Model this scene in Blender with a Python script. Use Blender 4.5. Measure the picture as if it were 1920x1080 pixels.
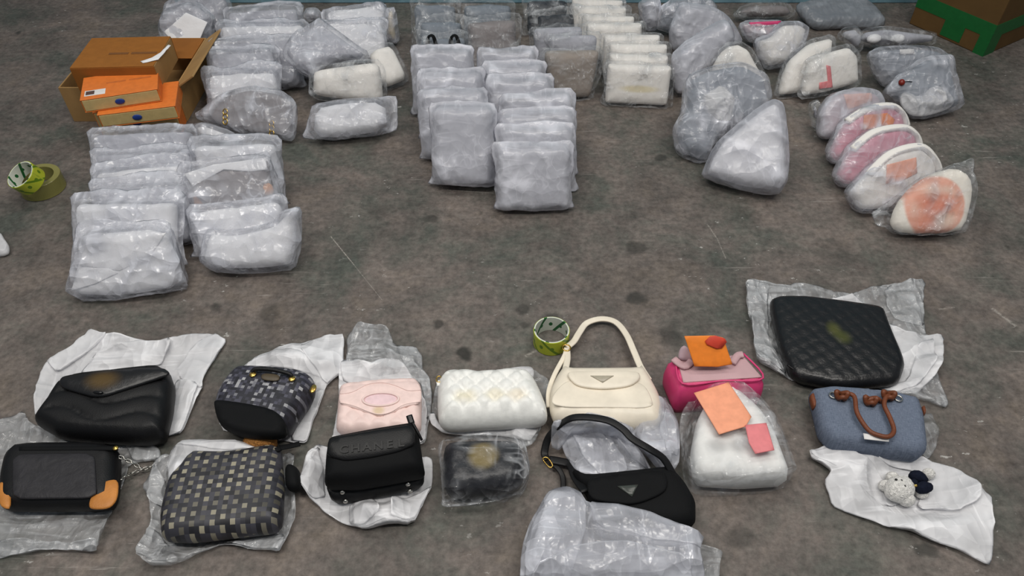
import bpy, math, random
import numpy as np
from mathutils import Vector, Matrix
from mathutils.geometry import delaunay_2d_cdt

for o in list(bpy.data.objects):
    bpy.data.objects.remove(o)
SC = bpy.context.scene
COL = SC.collection
random.seed(7)

# ------------------------------------------------------------------ camera
CAM_H = 1.46
F_PX = 1400.0
PITCH = math.radians(45.0)
cam_d = bpy.data.cameras.new('camera')
cam = bpy.data.objects.new('camera', cam_d)
COL.objects.link(cam)
cam_d.sensor_width = 36.0
cam_d.lens = F_PX / 1920.0 * 36.0
cam_d.clip_start = 0.02
cam.location = (0, 0, CAM_H)
cam.rotation_euler = (math.pi / 2 - PITCH, 0, 0)
SC.camera = cam

# ------------------------------------------------------------------ light
world = bpy.data.worlds.new('world')
SC.world = world
world.use_nodes = True
bg = world.node_tree.nodes['Background']
bg.inputs[0].default_value = (0.80, 0.90, 1.0, 1)
bg.inputs[1].default_value = 0.16


def strip_lamp(x, y, z, energy, sx=1.5, sy=0.35, col=(1.0, 0.96, 0.9)):
    d = bpy.data.lights.new('strip_lamp', 'AREA')
    d.shape = 'RECTANGLE'
    d.size = sx
    d.size_y = sy
    d.energy = energy
    d.color = col
    o = bpy.data.objects.new('strip_lamp', d)
    COL.objects.link(o)
    o.location = (x, y, z)
    return o


for lx, ly, le in ((-1.5, 2.2, 24), (1.5, 2.2, 24), (-1.3, 0.2, 40), (1.3, 0.2, 40), (0.0, 0.9, 22)):
    strip_lamp(lx, ly, 3.5, le)

SC.view_settings.view_transform = 'Standard'
SC.view_settings.look = 'None'
SC.view_settings.exposure = 0.0
SC.view_settings.gamma = 1.0
SC.view_settings.use_curve_mapping = False
try:
    SC.cycles.transparent_max_bounces = 12
    SC.cycles.max_bounces = 6
except Exception:
    pass

# ------------------------------------------------------------------ pixel helpers
C0 = Vector((0, 0, CAM_H))
FW = Vector((0, math.cos(PITCH), -math.sin(PITCH)))
UP = Vector((0, math.sin(PITCH), math.cos(PITCH)))
RT = Vector((1, 0, 0))


def ray(px, py):
    return FW + RT * ((px - 960.0) / F_PX) - UP * ((py - 540.0) / F_PX)


def G(p, z=0.0):
    d = ray(*p)
    return C0 + d * ((z - CAM_H) / d.z)


class Frame:
    """a plane standing on the line bl-br and leaning back by tilt degrees (90 = lying face up)"""

    def __init__(s, bl, br, tilt, z0=0.0):
        a = G(bl, z0)
        b = G(br, z0)
        s.setup(a, b, tilt)

    def setup(s, a, b, tilt):
        X = b - a
        X.z = 0
        s.len = X.length
        X.normalize()
        n0 = Vector((X.y, -X.x, 0))
        t = math.radians(tilt)
        s.X = X
        s.N0 = n0
        s.U = Vector((0, 0, 1)) * math.cos(t) - n0 * math.sin(t)
        s.N = n0 * math.cos(t) + Vector((0, 0, 1)) * math.sin(t)
        s.O = (a + b) / 2

    def uv(s, px, py, n=0.0):
        d = ray(px, py)
        t = (n - (C0 - s.O).dot(s.N)) / d.dot(s.N)
        P = C0 + d * t - s.O
        return (P.dot(s.X), P.dot(s.U))

    def P(s, pts, n=0.0):
        return [s.uv(p[0], p[1], n) for p in pts]

    def w(s, x, u, n=0.0):
        return s.O + s.X * x + s.U * u + s.N * n

    def arr(s, x, u, n):
        return (np.array(s.O)[None] + np.outer(x, np.array(s.X)) + np.outer(u, np.array(s.U))
                + np.outer(n, np.array(s.N)))


# ------------------------------------------------------------------ noise (plain functions, for shapes)
def vn(x, y, s):
    xi = np.floor(x)
    yi = np.floor(y)
    fx = x - xi
    fy = y - yi
    fx = fx * fx * (3 - 2 * fx)
    fy = fy * fy * (3 - 2 * fy)

    def h(i, j):
        v = np.sin(i * 127.1 + j * 311.7 + s * 74.7) * 43758.5453
        return v - np.floor(v)
    return (h(xi, yi) * (1 - fx) + h(xi + 1, yi) * fx) * (1 - fy) + (h(xi, yi + 1) * (1 - fx) + h(xi + 1, yi + 1) * fx) * fy


def fbm(x, y, s):
    return vn(x, y, s) * .55 + vn(x * 2.1 + 5, y * 2.1, s + 1) * .3 + vn(x * 4.3, y * 4.3 + 9, s + 2) * .15


def worley(x, y, s):
    xi = np.floor(x)
    yi = np.floor(y)
    best = np.full(np.shape(x), 9.0)
    for dx in (-1, 0, 1):
        for dy in (-1, 0, 1):
            i = xi + dx
            j = yi + dy
            a = np.sin(i * 127.1 + j * 311.7 + s * 17.3) * 43758.5453
            b = np.sin(i * 269.5 + j * 183.3 + s * 9.1) * 24634.6345
            px = i + (a - np.floor(a))
            py = j + (b - np.floor(b))
            best = np.minimum(best, np.hypot(x - px, y - py))
    return best


def wrinkle(x, y, s, f=14.0):
    """creased film: flat facets meeting in sharp folds, plus a few long soft ridges"""
    a = (s * 1.7) % 3.14
    ca, sa = math.cos(a), math.sin(a)
    xr = x * ca - y * sa
    yr = x * sa + y * ca
    w1 = fbm(x * f * .5, y * f * .5, s + 11) * 1.2
    w2 = fbm(x * f * .5, y * f * .5, s + 23) * 1.2
    r1 = 1 - np.abs(2 * vn(xr * f * 1.2 + w1, yr * f * .4 + w2, s) - 1)
    c1 = worley(xr * f * .9 + w1 * .5, yr * f * .5 + w2 * .5, s)
    c2 = worley(xr * f * 1.3 + 4, yr * f * 2.2 + w1 * .6, s + 3)
    return r1 ** 3 * .34 + np.clip(c1, 0, 1.2) * .6 + np.clip(c2, 0, 1.2) * .3


# ------------------------------------------------------------------ polygon tools
def chaikin(pts, it=2, q=0.25):
    p = [tuple(a) for a in pts]
    for _ in range(it):
        o = []
        n = len(p)
        for i in range(n):
            a = p[i]
            b = p[(i + 1) % n]
            o.append((a[0] * (1 - q) + b[0] * q, a[1] * (1 - q) + b[1] * q))
            o.append((a[0] * q + b[0] * (1 - q), a[1] * q + b[1] * (1 - q)))
        p = o
    return p


def resample(pts, step):
    out = []
    n = len(pts)
    for i in range(n):
        a = np.array(pts[i], float)
        b = np.array(pts[(i + 1) % n], float)
        L = np.linalg.norm(b - a)
        k = max(1, int(round(L / step)))
        for j in range(k):
            out.append(a + (b - a) * j / k)
    o = [out[0]]
    for p in out[1:]:
        if np.linalg.norm(p - o[-1]) > step * .3:
            o.append(p)
    if np.linalg.norm(o[0] - o[-1]) < step * .3:
        o.pop()
    return np.array(o)


def area2(p):
    x, y = p[:, 0], p[:, 1]
    return float(np.sum(x * np.roll(y, -1) - np.roll(x, -1) * y))


def inside(pts, poly):
    x, y = pts[:, 0], pts[:, 1]
    c = np.zeros(len(pts), bool)
    n = len(poly)
    for i in range(n):
        x1, y1 = poly[i]
        x2, y2 = poly[(i + 1) % n]
        if y1 == y2:
            continue
        m = ((y1 > y) != (y2 > y)) & (x < (x2 - x1) * (y - y1) / (y2 - y1) + x1)
        c ^= m
    return c


def dist(pts, poly):
    d = np.full(len(pts), 1e9)
    n = len(poly)
    for i in range(n):
        a = poly[i]
        b = poly[(i + 1) % n]
        ab = b - a
        L2 = max(float(ab @ ab), 1e-12)
        t = np.clip(((pts - a) @ ab) / L2, 0, 1)
        q = a[None] + t[:, None] * ab[None]
        d = np.minimum(d, np.hypot(pts[:, 0] - q[:, 0], pts[:, 1] - q[:, 1]))
    return d


def normals2(poly):
    t = np.roll(poly, -1, 0) - np.roll(poly, 1, 0)
    n = np.stack([t[:, 1], -t[:, 0]], 1)
    n /= np.maximum(np.linalg.norm(n, axis=1, keepdims=True), 1e-9)
    return n  # outward for ccw


def ccw(poly):
    poly = np.array(poly, float)
    return poly if area2(poly) > 0 else poly[::-1].copy()


def grow(poly, m, amp=0.0, seed=0, freq=12.0):
    poly = ccw(poly)
    n = normals2(poly)
    k = m + amp * (2 * fbm(poly[:, 0] * freq, poly[:, 1] * freq, seed) - 1)
    return poly + n * (k[:, None] if np.ndim(k) else k)


def triangulate(outline, step, rings=(), extra=None, rnd=0):
    """outline: ccw Nx2; gives (pts, tris, nb) with the outline first"""
    ol = ccw(outline)
    lo = ol.min(0)
    hi = ol.max(0)
    rs = np.random.RandomState(rnd + 1)
    gx = np.arange(lo[0] + step * .5, hi[0], step)
    gy = np.arange(lo[1] + step * .5, hi[1], step * .87)
    X, Y = np.meshgrid(gx, gy)
    X = X + (np.arange(len(gy)) % 2)[:, None] * step * .5
    g = np.stack([X.ravel(), Y.ravel()], 1) + rs.uniform(-.12, .12, (X.size, 2)) * step
    cand = [g]
    pts = g[inside(g, ol)] if len(g) else g
    mx = max(rings) if rings else 0
    if len(pts):
        pts = pts[dist(pts, ol) > max(mx + .5 * step, .55 * step)]
    allp = [ol]
    nn = normals2(ol)
    for r in rings:
        q = ol - nn * r
        q = q[inside(q, ol)]
        if len(q):
            q = q[dist(q, ol) > .92 * r]
        # thin out
        if len(q):
            allp.append(q)
    allp.append(pts)
    P = np.concatenate([a for a in allp if len(a)])
    nb = len(ol)
    V, E, Fc, ov, oe, of = delaunay_2d_cdt([Vector(p) for p in P], [(i, (i + 1) % nb) for i in range(nb)], [], 1, 1e-6)
    P2 = np.array([(v[0], v[1]) for v in V])
    tri = [tuple(f) for f in Fc if len(f) == 3]
    d = dist(P2, ol)
    return P2, tri, d


def prof(t):
    t = np.clip(t, 0, 1)
    return np.sqrt(np.maximum(0, 1 - (1 - t) ** 2))


# ------------------------------------------------------------------ objects
def thing(name, label, cat, group=None, loc=(0, 0, 0)):
    o = bpy.data.objects.new(name, None)
    o.empty_display_size = 0.02
    COL.objects.link(o)
    o.location = loc
    tag(o, label, cat, group)
    return o


def tag(o, label=None, cat=None, group=None, kind=None):
    if label:
        o['label'] = label
    if cat:
        o['category'] = cat
    if group:
        o['group'] = group
    if kind:
        o['kind'] = kind
    return o


def mesh(name, V, Fc, mat, parent=None, smooth=True, uv=None, loc=None, dens=None):
    V = np.asarray(V, float)
    base = np.array(parent_world(parent)) if parent is not None else np.array(loc if loc is not None else (0, 0, 0), float)
    me = bpy.data.meshes.new(name)
    me.from_pydata([tuple(v) for v in (V - base)], [], [tuple(f) for f in Fc])
    if uv is not None:
        ul = me.uv_layers.new(name='UVMap')
        vi = np.empty(len(me.loops), np.int32)
        me.loops.foreach_get('vertex_index', vi)
        ul.data.foreach_set('uv', np.asarray(uv, np.float32)[vi].ravel())
    if dens is not None:
        at = me.attributes.new('dens', 'FLOAT', 'POINT')
        at.data.foreach_set('value', np.asarray(dens, np.float32))
    if smooth:
        me.polygons.foreach_set('use_smooth', [True] * len(me.polygons))
    me.materials.append(mat)
    me.update()
    o = bpy.data.objects.new(name, me)
    COL.objects.link(o)
    if parent is not None:
        o.parent = parent
    else:
        o.location = tuple(base)
    return o


def parent_world(p):
    v = Vector(p.location)
    while p.parent is not None:
        p = p.parent
        v = v + Vector(p.location)
    return v


def puff_data(F, outline, T, r, n_mid=0.0, step=0.014, wr=0.0, wf=14.0, seed=0, bulge=0.0, fn=None, backflat=False, zmin=0.0015, want_dens=False):
    """a closed cushion-like body over the outline in the plane of F"""
    ol = resample(ccw(outline), step)
    rings = [r * .07, r * .3] if r > .004 else []
    if r > .02:
        rings.append(r * .65)
    P, tri, d = triangulate(ol, step, rings, rnd=seed)
    dm = max(float(d.max()), 1e-6)
    x, u = P[:, 0], P[:, 1]
    pf = prof(d / r)
    env = np.clip(d / r, 0, 1)
    b = bulge * (1 - (1 - d / dm) ** 2)
    nf = T / 2 * pf + b
    nbk = -T / 2 * pf - (0 if backflat else b)
    if wr:
        nf = nf + wr * (wrinkle(x, u, seed, wf) - .15) * env
        nbk = nbk - wr * (wrinkle(x, u, seed + 40, wf) - .15) * env
    if fn is not None:
        nf = nf + fn(x, u, d) * env
    bd = d < 1e-5
    idx = np.arange(len(P))
    ins = np.where(~bd)[0]
    bidx = idx.copy()
    bidx[ins] = len(P) + np.arange(len(ins))
    X = np.concatenate([x, x[ins]])
    Uu = np.concatenate([u, u[ins]])
    N = np.concatenate([nf, nbk[ins]]) + n_mid
    V = F.arr(X, Uu, N)
    if zmin is not None:
        V[:, 2] = np.maximum(V[:, 2], zmin)
    faces = list(tri) + [(bidx[c], bidx[b_], bidx[a]) for a, b_, c in tri]
    if want_dens:
        dn = film_dens(d, wrinkle(x, u, seed, wf))
        return V, faces, np.stack([X, Uu], 1), np.concatenate([dn, dn[ins]])
    return V, faces, np.stack([X, Uu], 1)


def puff(name, F, outline, T, r, mat, parent, **k):
    V, fc, uv = puff_data(F, outline, T, r, **k)
    return mesh(name, V, fc, mat, parent, True, uv)


def plate(name, F, outline, n, t, mat, parent, step=0.012, fn=None, seed=0, flat=False):
    """a thin sheet of thickness t lying at height n over the plane of F"""
    ol = resample(ccw(outline), step)
    P, tri, d = triangulate(ol, step, [min(.0025, step * .3)], rnd=seed)
    x, u = P[:, 0], P[:, 1]
    h = fn(x, u, d) if fn is not None else np.zeros(len(x))
    edge = np.clip(d / .0022, 0, 1)
    nf = n + h + t / 2 + t / 2 * edge
    nb_ = n + h
    m = len(P)
    V = np.concatenate([F.arr(x, u, nf), F.arr(x, u, nb_)])
    V[:, 2] = np.maximum(V[:, 2], .001)
    fc = list(tri) + [(c + m, b + m, a + m) for a, b, c in tri]
    nbnd = [i for i in range(m) if d[i] < 1e-5]
    # rim: boundary edges of the triangulation
    cnt = {}
    for a, b, c in tri:
        for e in ((a, b), (b, c), (c, a)):
            cnt[e] = 1
    for (a, b) in cnt:
        if (b, a) not in cnt:
            fc.append((b, a, a + m, b + m))
    return mesh(name, V, fc, mat, parent, not flat, np.concatenate([P, P]))


def film_dens(d, w):
    """film looks denser along its welded edge and on the crests of its creases"""
    return .26 * np.exp(-d / .0035) + .5 * np.clip((w - .52) / .35, 0, 1) ** 1.5


def film_data(F, outer, inner, Ti, r, step=0.013, wr=0.008, wf=16.0, seed=0, drop=0.016, fin=0.006, n_mid=0.0, zmin=0.0012):
    """plastic film drawn over a body of thickness Ti, collapsing into flat seams outside it"""
    ol = resample(ccw(outer), step)
    P, tri, d = triangulate(ol, step, [step * .35], rnd=seed)
    il = resample(ccw(inner), step)
    sd = dist(P, il) * np.where(inside(P, il), 1, -1)
    x, u = P[:, 0], P[:, 1]
    body = (Ti / 2 + .006) * prof((sd + drop) / (r + drop * .6))
    w1 = wrinkle(x, u, seed, wf)
    w2 = wrinkle(x, u, seed + 31, wf)
    edge = np.clip(d / .02, 0, 1)
    wave = fin * (2 * fbm(x * 17, u * 17, seed + 60) - 1) * np.clip(1 - (sd + drop) / .02, 0, 1)
    nf = body + wr * w1 * edge + wave + .0012 * edge
    nbk = -body - wr * .6 * w2 * edge + wave - .0012 * edge
    bd = d < 1e-5
    ins = np.where(~bd)[0]
    bidx = np.arange(len(P))
    bidx[ins] = len(P) + np.arange(len(ins))
    X = np.concatenate([x, x[ins]])
    Uu = np.concatenate([u, u[ins]])
    N = np.concatenate([nf, nbk[ins]]) + n_mid
    V = F.arr(X, Uu, N)
    V[:, 2] = np.maximum(V[:, 2], zmin)
    faces = list(tri) + [(bidx[c], bidx[b_], bidx[a]) for a, b_, c in tri]
    dn = film_dens(d, w1)
    return V, faces, np.stack([X, Uu], 1), np.concatenate([dn, dn[ins]])


def tube(name, pts, r, mat, parent, seg=8, closed=False, flat=None):
    """round cord or (flat=(half width, half thickness)) strap along 3-D points"""
    P = [Vector(p) for p in pts]
    n = len(P)
    # catmull-rom refine
    Q = []
    rng = range(n) if closed else range(n - 1)
    for i in rng:
        p0 = P[(i - 1) % n] if closed or i > 0 else P[i]
        p1 = P[i]
        p2 = P[(i + 1) % n]
        p3 = P[(i + 2) % n] if closed or i + 2 < n else p2
        for k in range(5):
            t = k / 5
            Q.append(.5 * ((2 * p1) + (p2 - p0) * t + (2 * p0 - 5 * p1 + 4 * p2 - p3) * t * t + (3 * p1 - p0 - 3 * p2 + p3) * t ** 3))
    if not closed:
        Q.append(P[-1])
    V = []
    fc = []
    m = len(Q)
    up = Vector((0, 0, 1))
    for i, q in enumerate(Q):
        a = Q[(i - 1) % m] if closed or i > 0 else Q[i]
        b = Q[(i + 1) % m] if closed or i < m - 1 else Q[i]
        t = (b - a).normalized()
        s = t.cross(up)
        if s.length < .05:
            s = t.cross(Vector((0, 1, 0)))
        s.normalize()
        w = s.cross(t).normalized()
        for k in range(seg):
            an = 2 * math.pi * k / seg
            if flat:
                c, sn = math.cos(an), math.sin(an)
                c = math.copysign(abs(c) ** .5, c)
                sn = math.copysign(abs(sn) ** .5, sn)
                V.append(q + s * (c * flat[0]) + w * (sn * flat[1]))
            else:
                V.append(q + s * (math.cos(an) * r) + w * (math.sin(an) * r))
    for i in range(m if closed else m - 1):
        j = (i + 1) % m
        for k in range(seg):
            l = (k + 1) % seg
            fc.append((i * seg + k, i * seg + l, j * seg + l, j * seg + k))
    if not closed:
        fc.append(tuple(range(seg))[::-1])
        fc.append(tuple((m - 1) * seg + k for k in range(seg)))
    return mesh(name, [tuple(v) for v in V], fc, mat, parent)


def boxmesh(name, A, X, Y, Z, mat, parent, bev=0.0015):
    """box from corner A with edge vectors X, Y, Z, edges slightly rounded"""
    A, X, Y, Z = Vector(A), Vector(X), Vector(Y), Vector(Z)
    V = [A + X * i + Y * j + Z * k for k in (0, 1) for j in (0, 1) for i in (0, 1)]
    fc = [(0, 2, 3, 1), (4, 5, 7, 6), (0, 1, 5, 4), (2, 6, 7, 3), (0, 4, 6, 2), (1, 3, 7, 5)]
    if X.cross(Y).dot(Z) < 0:
        fc = [f[::-1] for f in fc]
    o = mesh(name, [tuple(v) for v in V], fc, mat, parent, False)
    if bev:
        m = o.modifiers.new('bevel', 'BEVEL')
        m.width = bev
        m.segments = 2
        m.limit_method = 'ANGLE'
    return o


def quad_uv(name, P4, mat, parent, uvs=None):
    return mesh(name, P4, [(0, 1, 2, 3)], mat, parent, False, uvs or [(0, 0), (1, 0), (1, 1), (0, 1)])


# ------------------------------------------------------------------ materials
def lin(c):
    return tuple((v / 255 / 12.92 if v / 255 <= .04045 else ((v / 255 + .055) / 1.055) ** 2.4) for v in c[:3]) + (1,)


class NT:
    def __init__(s, name):
        s.m = bpy.data.materials.new(name)
        s.m.use_nodes = True
        s.t = s.m.node_tree
        s.b = s.t.nodes['Principled BSDF']

    def n(s, typ, **k):
        nd = s.t.nodes.new(typ)
        for a, v in k.items():
            if a.startswith('_'):
                setattr(nd, a[1:], v)
            else:
                nd.inputs[a.replace('__', ' ')].default_value = v
        return nd

    def l(s, a, b):
        s.t.links.new(a, b)

    def ramp(s, src, stops):
        r = s.n('ShaderNodeValToRGB')
        e = r.color_ramp.elements
        while len(e) < len(stops):
            e.new(.5)
        for q, (p, c) in zip(e, stops):
            q.position = p
            q.color = c if len(c) == 4 else lin(c)
        s.l(src, r.inputs[0])
        return r.outputs[0]

    def mix(s, fac, a, b, blend='MIX'):
        m = s.n('ShaderNodeMix', _data_type='RGBA', _blend_type=blend)
        for k, v in ((0, fac), (6, a), (7, b)):
            if hasattr(v, 'links'):
                s.l(v, m.inputs[k])
            else:
                m.inputs[k].default_value = v
        return m.outputs[2]

    def math(s, op, a, b=0.0, c=None):
        m = s.n('ShaderNodeMath', _operation=op)
        for k, v in enumerate((a, b) if c is None else (a, b, c)):
            if hasattr(v, 'links'):
                s.l(v, m.inputs[k])
            else:
                m.inputs[k].default_value = v
        return m.outputs[0]

    def noise(s, vec, scale, detail=3.0, rough=.55, dist=0.0):
        nd = s.n('ShaderNodeTexNoise')
        nd.inputs['Scale'].default_value = scale
        nd.inputs['Detail'].default_value = detail
        nd.inputs['Roughness'].default_value = rough
        nd.inputs['Distortion'].default_value = dist
        if vec is not None:
            s.l(vec, nd.inputs['Vector'])
        return nd.outputs['Fac']

    def obj(s):
        return s.n('ShaderNodeTexCoord').outputs['Object']

    def uv(s):
        return s.n('ShaderNodeTexCoord').outputs['UV']

    def scaled(s, vec, sx, sy, sz=1, loc=(0, 0, 0), rot=(0, 0, 0)):
        m = s.n('ShaderNodeMapping')
        m.inputs['Scale'].default_value = (sx, sy, sz)
        m.inputs['Location'].default_value = loc
        m.inputs['Rotation'].default_value = rot
        s.l(vec, m.inputs['Vector'])
        return m.outputs[0]

    def bump(s, h, strength=.3, distance=.01):
        b = s.n('ShaderNodeBump')
        b.inputs['Strength'].default_value = strength
        b.inputs['Distance'].default_value = distance
        s.l(h, b.inputs['Height'])
        s.l(b.outputs[0], s.b.inputs['Normal'])

    def col(s, v):
        if hasattr(v, 'links'):
            s.l(v, s.b.inputs['Base Color'])
        else:
            s.b.inputs['Base Color'].default_value = v if len(v) == 4 else lin(v)

    def setp(s, rough=.5, metal=0.0, spec=.5):
        s.b.inputs['Roughness'].default_value = rough
        s.b.inputs['Metallic'].default_value = metal
        s.b.inputs['Specular IOR Level'].default_value = spec


def film_mat(name, col, a0, a1, rough=.24, bump=.5, scale=24.0, spec=.5, streak=.3, dk=1.0):
    """clear to frosted plastic film: col over what lies behind, a little denser here and there (a0..a1)"""
    t = NT(name)
    v = t.obj()
    nz = t.n('ShaderNodeTexNoise')
    nz.inputs['Scale'].default_value = scale * .5
    t.l(v, nz.inputs['Vector'])
    sc = t.n('ShaderNodeVectorMath', _operation='SCALE')
    sc.inputs['Scale'].default_value = .05
    t.l(nz.outputs['Color'], sc.inputs[0])
    ad = t.n('ShaderNodeVectorMath', _operation='ADD')
    t.l(v, ad.inputs[0])
    t.l(sc.outputs[0], ad.inputs[1])
    hs = []
    for k, (sx, sy, w) in enumerate(((.38, 1.35, 1.0), (2.1, .8, .5))):
        vo = t.n('ShaderNodeTexVoronoi')
        vo.inputs['Scale'].default_value = scale
        t.l(t.scaled(ad.outputs[0], sx, sy, (sx + sy) / 2, (k, 2 * k, 0), (.3 * k, .5 * k, .7 + k)), vo.inputs['Vector'])
        hs.append(t.math('MULTIPLY', vo.outputs['Distance'], w))
    h = t.math('ADD', hs[0], hs[1])
    t.bump(h, bump, .03)
    n2 = t.noise(v, 9.0, 3, .6, .5)
    mr = t.n('ShaderNodeMapRange')
    t.l(n2, mr.inputs[0])
    mr.inputs[1].default_value = .3
    mr.inputs[2].default_value = .7
    mr.inputs[3].default_value = a0
    mr.inputs[4].default_value = a1
    al = mr.outputs[0]
    # thin pale streaks where the film is folded over itself; painted glints in glossy_film
    for k, (sx, sy, sz, rz) in enumerate(((3.0, 34, 22, .5), (30, 3.4, 26, -.4))):
        nn = t.noise(t.scaled(v, sx, sy, sz, (3 * k, k, 0), (.4 * k, .2, rz)), 1.0, 1.5, .5)
        rd = t.math('ABSOLUTE', t.math('SUBTRACT', nn, .5))
        st = t.n('ShaderNodeMapRange', _interpolation_type='SMOOTHSTEP')
        t.l(rd, st.inputs[0])
        st.inputs[1].default_value = 0
        st.inputs[2].default_value = .045
        st.inputs[3].default_value = streak
        st.inputs[4].default_value = 0
        mk = t.n('ShaderNodeMapRange', _interpolation_type='SMOOTHSTEP')
        t.l(t.noise(t.scaled(v, 1, 1, 1, (5 * k, 2, k)), 11.0, 2, .5), mk.inputs[0])
        mk.inputs[1].default_value = .46
        mk.inputs[2].default_value = .62
        al = t.math('ADD', al, t.math('MULTIPLY', st.outputs[0], mk.outputs[0]))
    at = t.n('ShaderNodeAttribute', _attribute_name='dens')
    al = t.math('ADD', al, t.math('MULTIPLY', at.outputs['Fac'], dk))
    cl = t.n('ShaderNodeClamp')
    t.l(al, cl.inputs[0])
    cl.inputs[2].default_value = .97
    t.l(cl.outputs[0], t.b.inputs['Alpha'])
    t.col(col)
    t.setp(rough, 0, spec)
    return t.m


def soft_mat(name, col, var=.12, rough=.7, bump=.25, scale=30.0, spec=.3, dist=.02):
    t = NT(name)
    v = t.obj()
    n = t.noise(v, scale, 4, .6, .6)
    c = lin(col)
    lo = tuple(x * (1 - var) for x in c[:3]) + (1,)
    hi = tuple(min(1, x * (1 + var)) for x in c[:3]) + (1,)
    t.col(t.ramp(n, [(.3, lo), (.7, hi)]))
    t.bump(n, bump, dist)
    t.setp(rough, 0, spec)
    return t.m


def plain(name, col, rough=.5, metal=0.0, spec=.5):
    t = NT(name)
    n = t.noise(t.obj(), 60, 3)
    c = lin(col)
    t.col(t.ramp(n, [(.35, tuple(x * .93 for x in c[:3]) + (1,)), (.65, tuple(min(1, x * 1.05) for x in c[:3]) + (1,))]))
    t.setp(rough, metal, spec)
    return t.m


def leather(name, col, rough=.42, scale=420.0, bump=.12, spec=.5, var=.1):
    t = NT(name)
    v = t.obj()
    vo = t.n('ShaderNodeTexVoronoi')
    vo.inputs['Scale'].default_value = scale
    t.l(v, vo.inputs['Vector'])
    n = t.noise(v, 18, 3)
    c = lin(col)
    t.col(t.ramp(n, [(.3, tuple(x * (1 - var) for x in c[:3]) + (1,)), (.7, tuple(min(1, x * (1 + var)) for x in c[:3]) + (1,))]))
    t.bump(vo.outputs['Distance'], bump, .002)
    t.setp(rough, 0, spec)
    return t.m


def spot_mat(name, base, spots, rough=.5, spec=.4, bump_scale=40.0, bump=.2):
    """a plain surface with soft-edged printed marks: (centre x, centre u, half width, half height, colour, strength, softness)"""
    t = NT(name)
    v = t.uv()
    sep = t.n('ShaderNodeSeparateXYZ')
    t.l(v, sep.inputs[0])
    n = t.noise(t.obj(), bump_scale, 3, .6)
    c = lin(base)
    col = t.ramp(n, [(.3, tuple(x * .92 for x in c[:3]) + (1,)), (.7, tuple(min(1, x * 1.06) for x in c[:3]) + (1,))])
    for (cx, cy, hw, hh, sc, st, soft) in spots:
        dx = t.math('DIVIDE', t.math('SUBTRACT', sep.outputs[0], cx), hw)
        dy = t.math('DIVIDE', t.math('SUBTRACT', sep.outputs[1], cy), hh)
        r = t.math('SQRT', t.math('ADD', t.math('MULTIPLY', dx, dx), t.math('MULTIPLY', dy, dy)))
        mr = t.n('ShaderNodeMapRange', _interpolation_type='SMOOTHSTEP')
        t.l(r, mr.inputs[0])
        mr.inputs[1].default_value = 1 - soft
        mr.inputs[2].default_value = 1 + soft
        mr.inputs[3].default_value = st
        mr.inputs[4].default_value = 0
        col = t.mix(mr.outputs[0], col, lin(sc))
    t.col(col)
    t.bump(n, bump, .01)
    t.setp(rough, 0, spec)
    return t.m


M = {}
M['film'] = film_mat('frosted_film', (216, 218, 227), .20, .40, .18, .55, 20, .75, .24)
M['film_milky'] = film_mat('milky_film', (212, 213, 222), .40, .60, .26, .34, 16, .6, .16)
M['film_clear'] = film_mat('clear_film', (222, 225, 229), .03, .12, .09, .85, 26, .9, .16, .7)
M['film_gloss'] = film_mat('glossy_film', (226, 229, 234), .0, .04, .12, 1.0, 24, 1.0, .30, 1.1)  # its pale streaks and crease crests also paint glints into the film
M['film_sheet'] = film_mat('film_sheet', (215, 217, 220), .14, .30, .14, .8, 26, .8, .25)
M['film_grey'] = film_mat('grey_film', (140, 145, 152), .55, .8, .28, .25, 24, .5, .1)
M['film_white'] = film_mat('white_film', (238, 238, 241), .42, .66, .42, .6, 16, .4, .2)
M['paper'] = soft_mat('white_dust_bag', (234, 234, 237), .03, .85, .14, 14)
M['paper_grey'] = soft_mat('grey_dust_bag', (172, 173, 182), .06, .8, .14, 14)
M['cream'] = soft_mat('cream_cloth', (238, 234, 229), .02, .85, .1, 18)
M['cream_dark'] = soft_mat('beige_cloth', (214, 200, 170), .06, .85, .25, 26)
M['taupe'] = soft_mat('taupe_cloth', (150, 140, 132), .05, .6, .12, 14)
M['brown_grey'] = soft_mat('brown_grey_cloth', (128, 122, 122), .08, .7, .12, 16)
M['slate'] = soft_mat('slate_cloth', (120, 128, 138), .06, .6, .12, 14)
M['pinkcloth'] = soft_mat('pink_cloth', (214, 142, 160), .06, .7, .12, 18)
M['pinkgrey'] = soft_mat('pink_grey_cloth', (196, 170, 178), .06, .7, .12, 18)
M['black_leather'] = leather('black_leather', (12, 12, 14), .5, 420, .12, .35)
M['black_fabric'] = leather('black_fabric', (11, 12, 14), .75, 900, .25, .2)
M['black_gloss'] = plain('black_gloss', (14, 14, 16), .25)
M['navy_black'] = soft_mat('navy_black', (34, 40, 48), .15, .5, .2, 30)
M['ivory_leather'] = leather('ivory_leather', (236, 226, 208), .42, 520, .06)
M['pink_leather'] = leather('pale_pink_leather', (240, 214, 208), .45, 500, .06, .5, .04)
M['white_leather'] = leather('white_leather', (240, 240, 236), .4, 380, .1, .5, .04)
M['hot_pink'] = leather('hot_pink_leather', (214, 62, 118), .4, 420, .1)
M['mauve'] = leather('mauve_canvas', (196, 160, 164), .55, 700, .2, .4, .06)
M['tan'] = leather('tan_leather', (190, 124, 58), .5, 320, .15, .4, .2)
M['cord'] = leather('brown_leather_cord', (112, 62, 38), .5, 260, .2, .4, .15)
M['gold'] = plain('gold_metal', (212, 176, 96), .25, 1.0)
M['steel'] = plain('steel_metal', (190, 188, 182), .28, 1.0)
M['orange_card'] = plain('orange_card', (243, 136, 40), .6)
M['orange_box'] = plain('orange_board', (224, 122, 50), .5)
M['ivory_box'] = plain('ivory_board', (204, 180, 124), .5)
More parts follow.
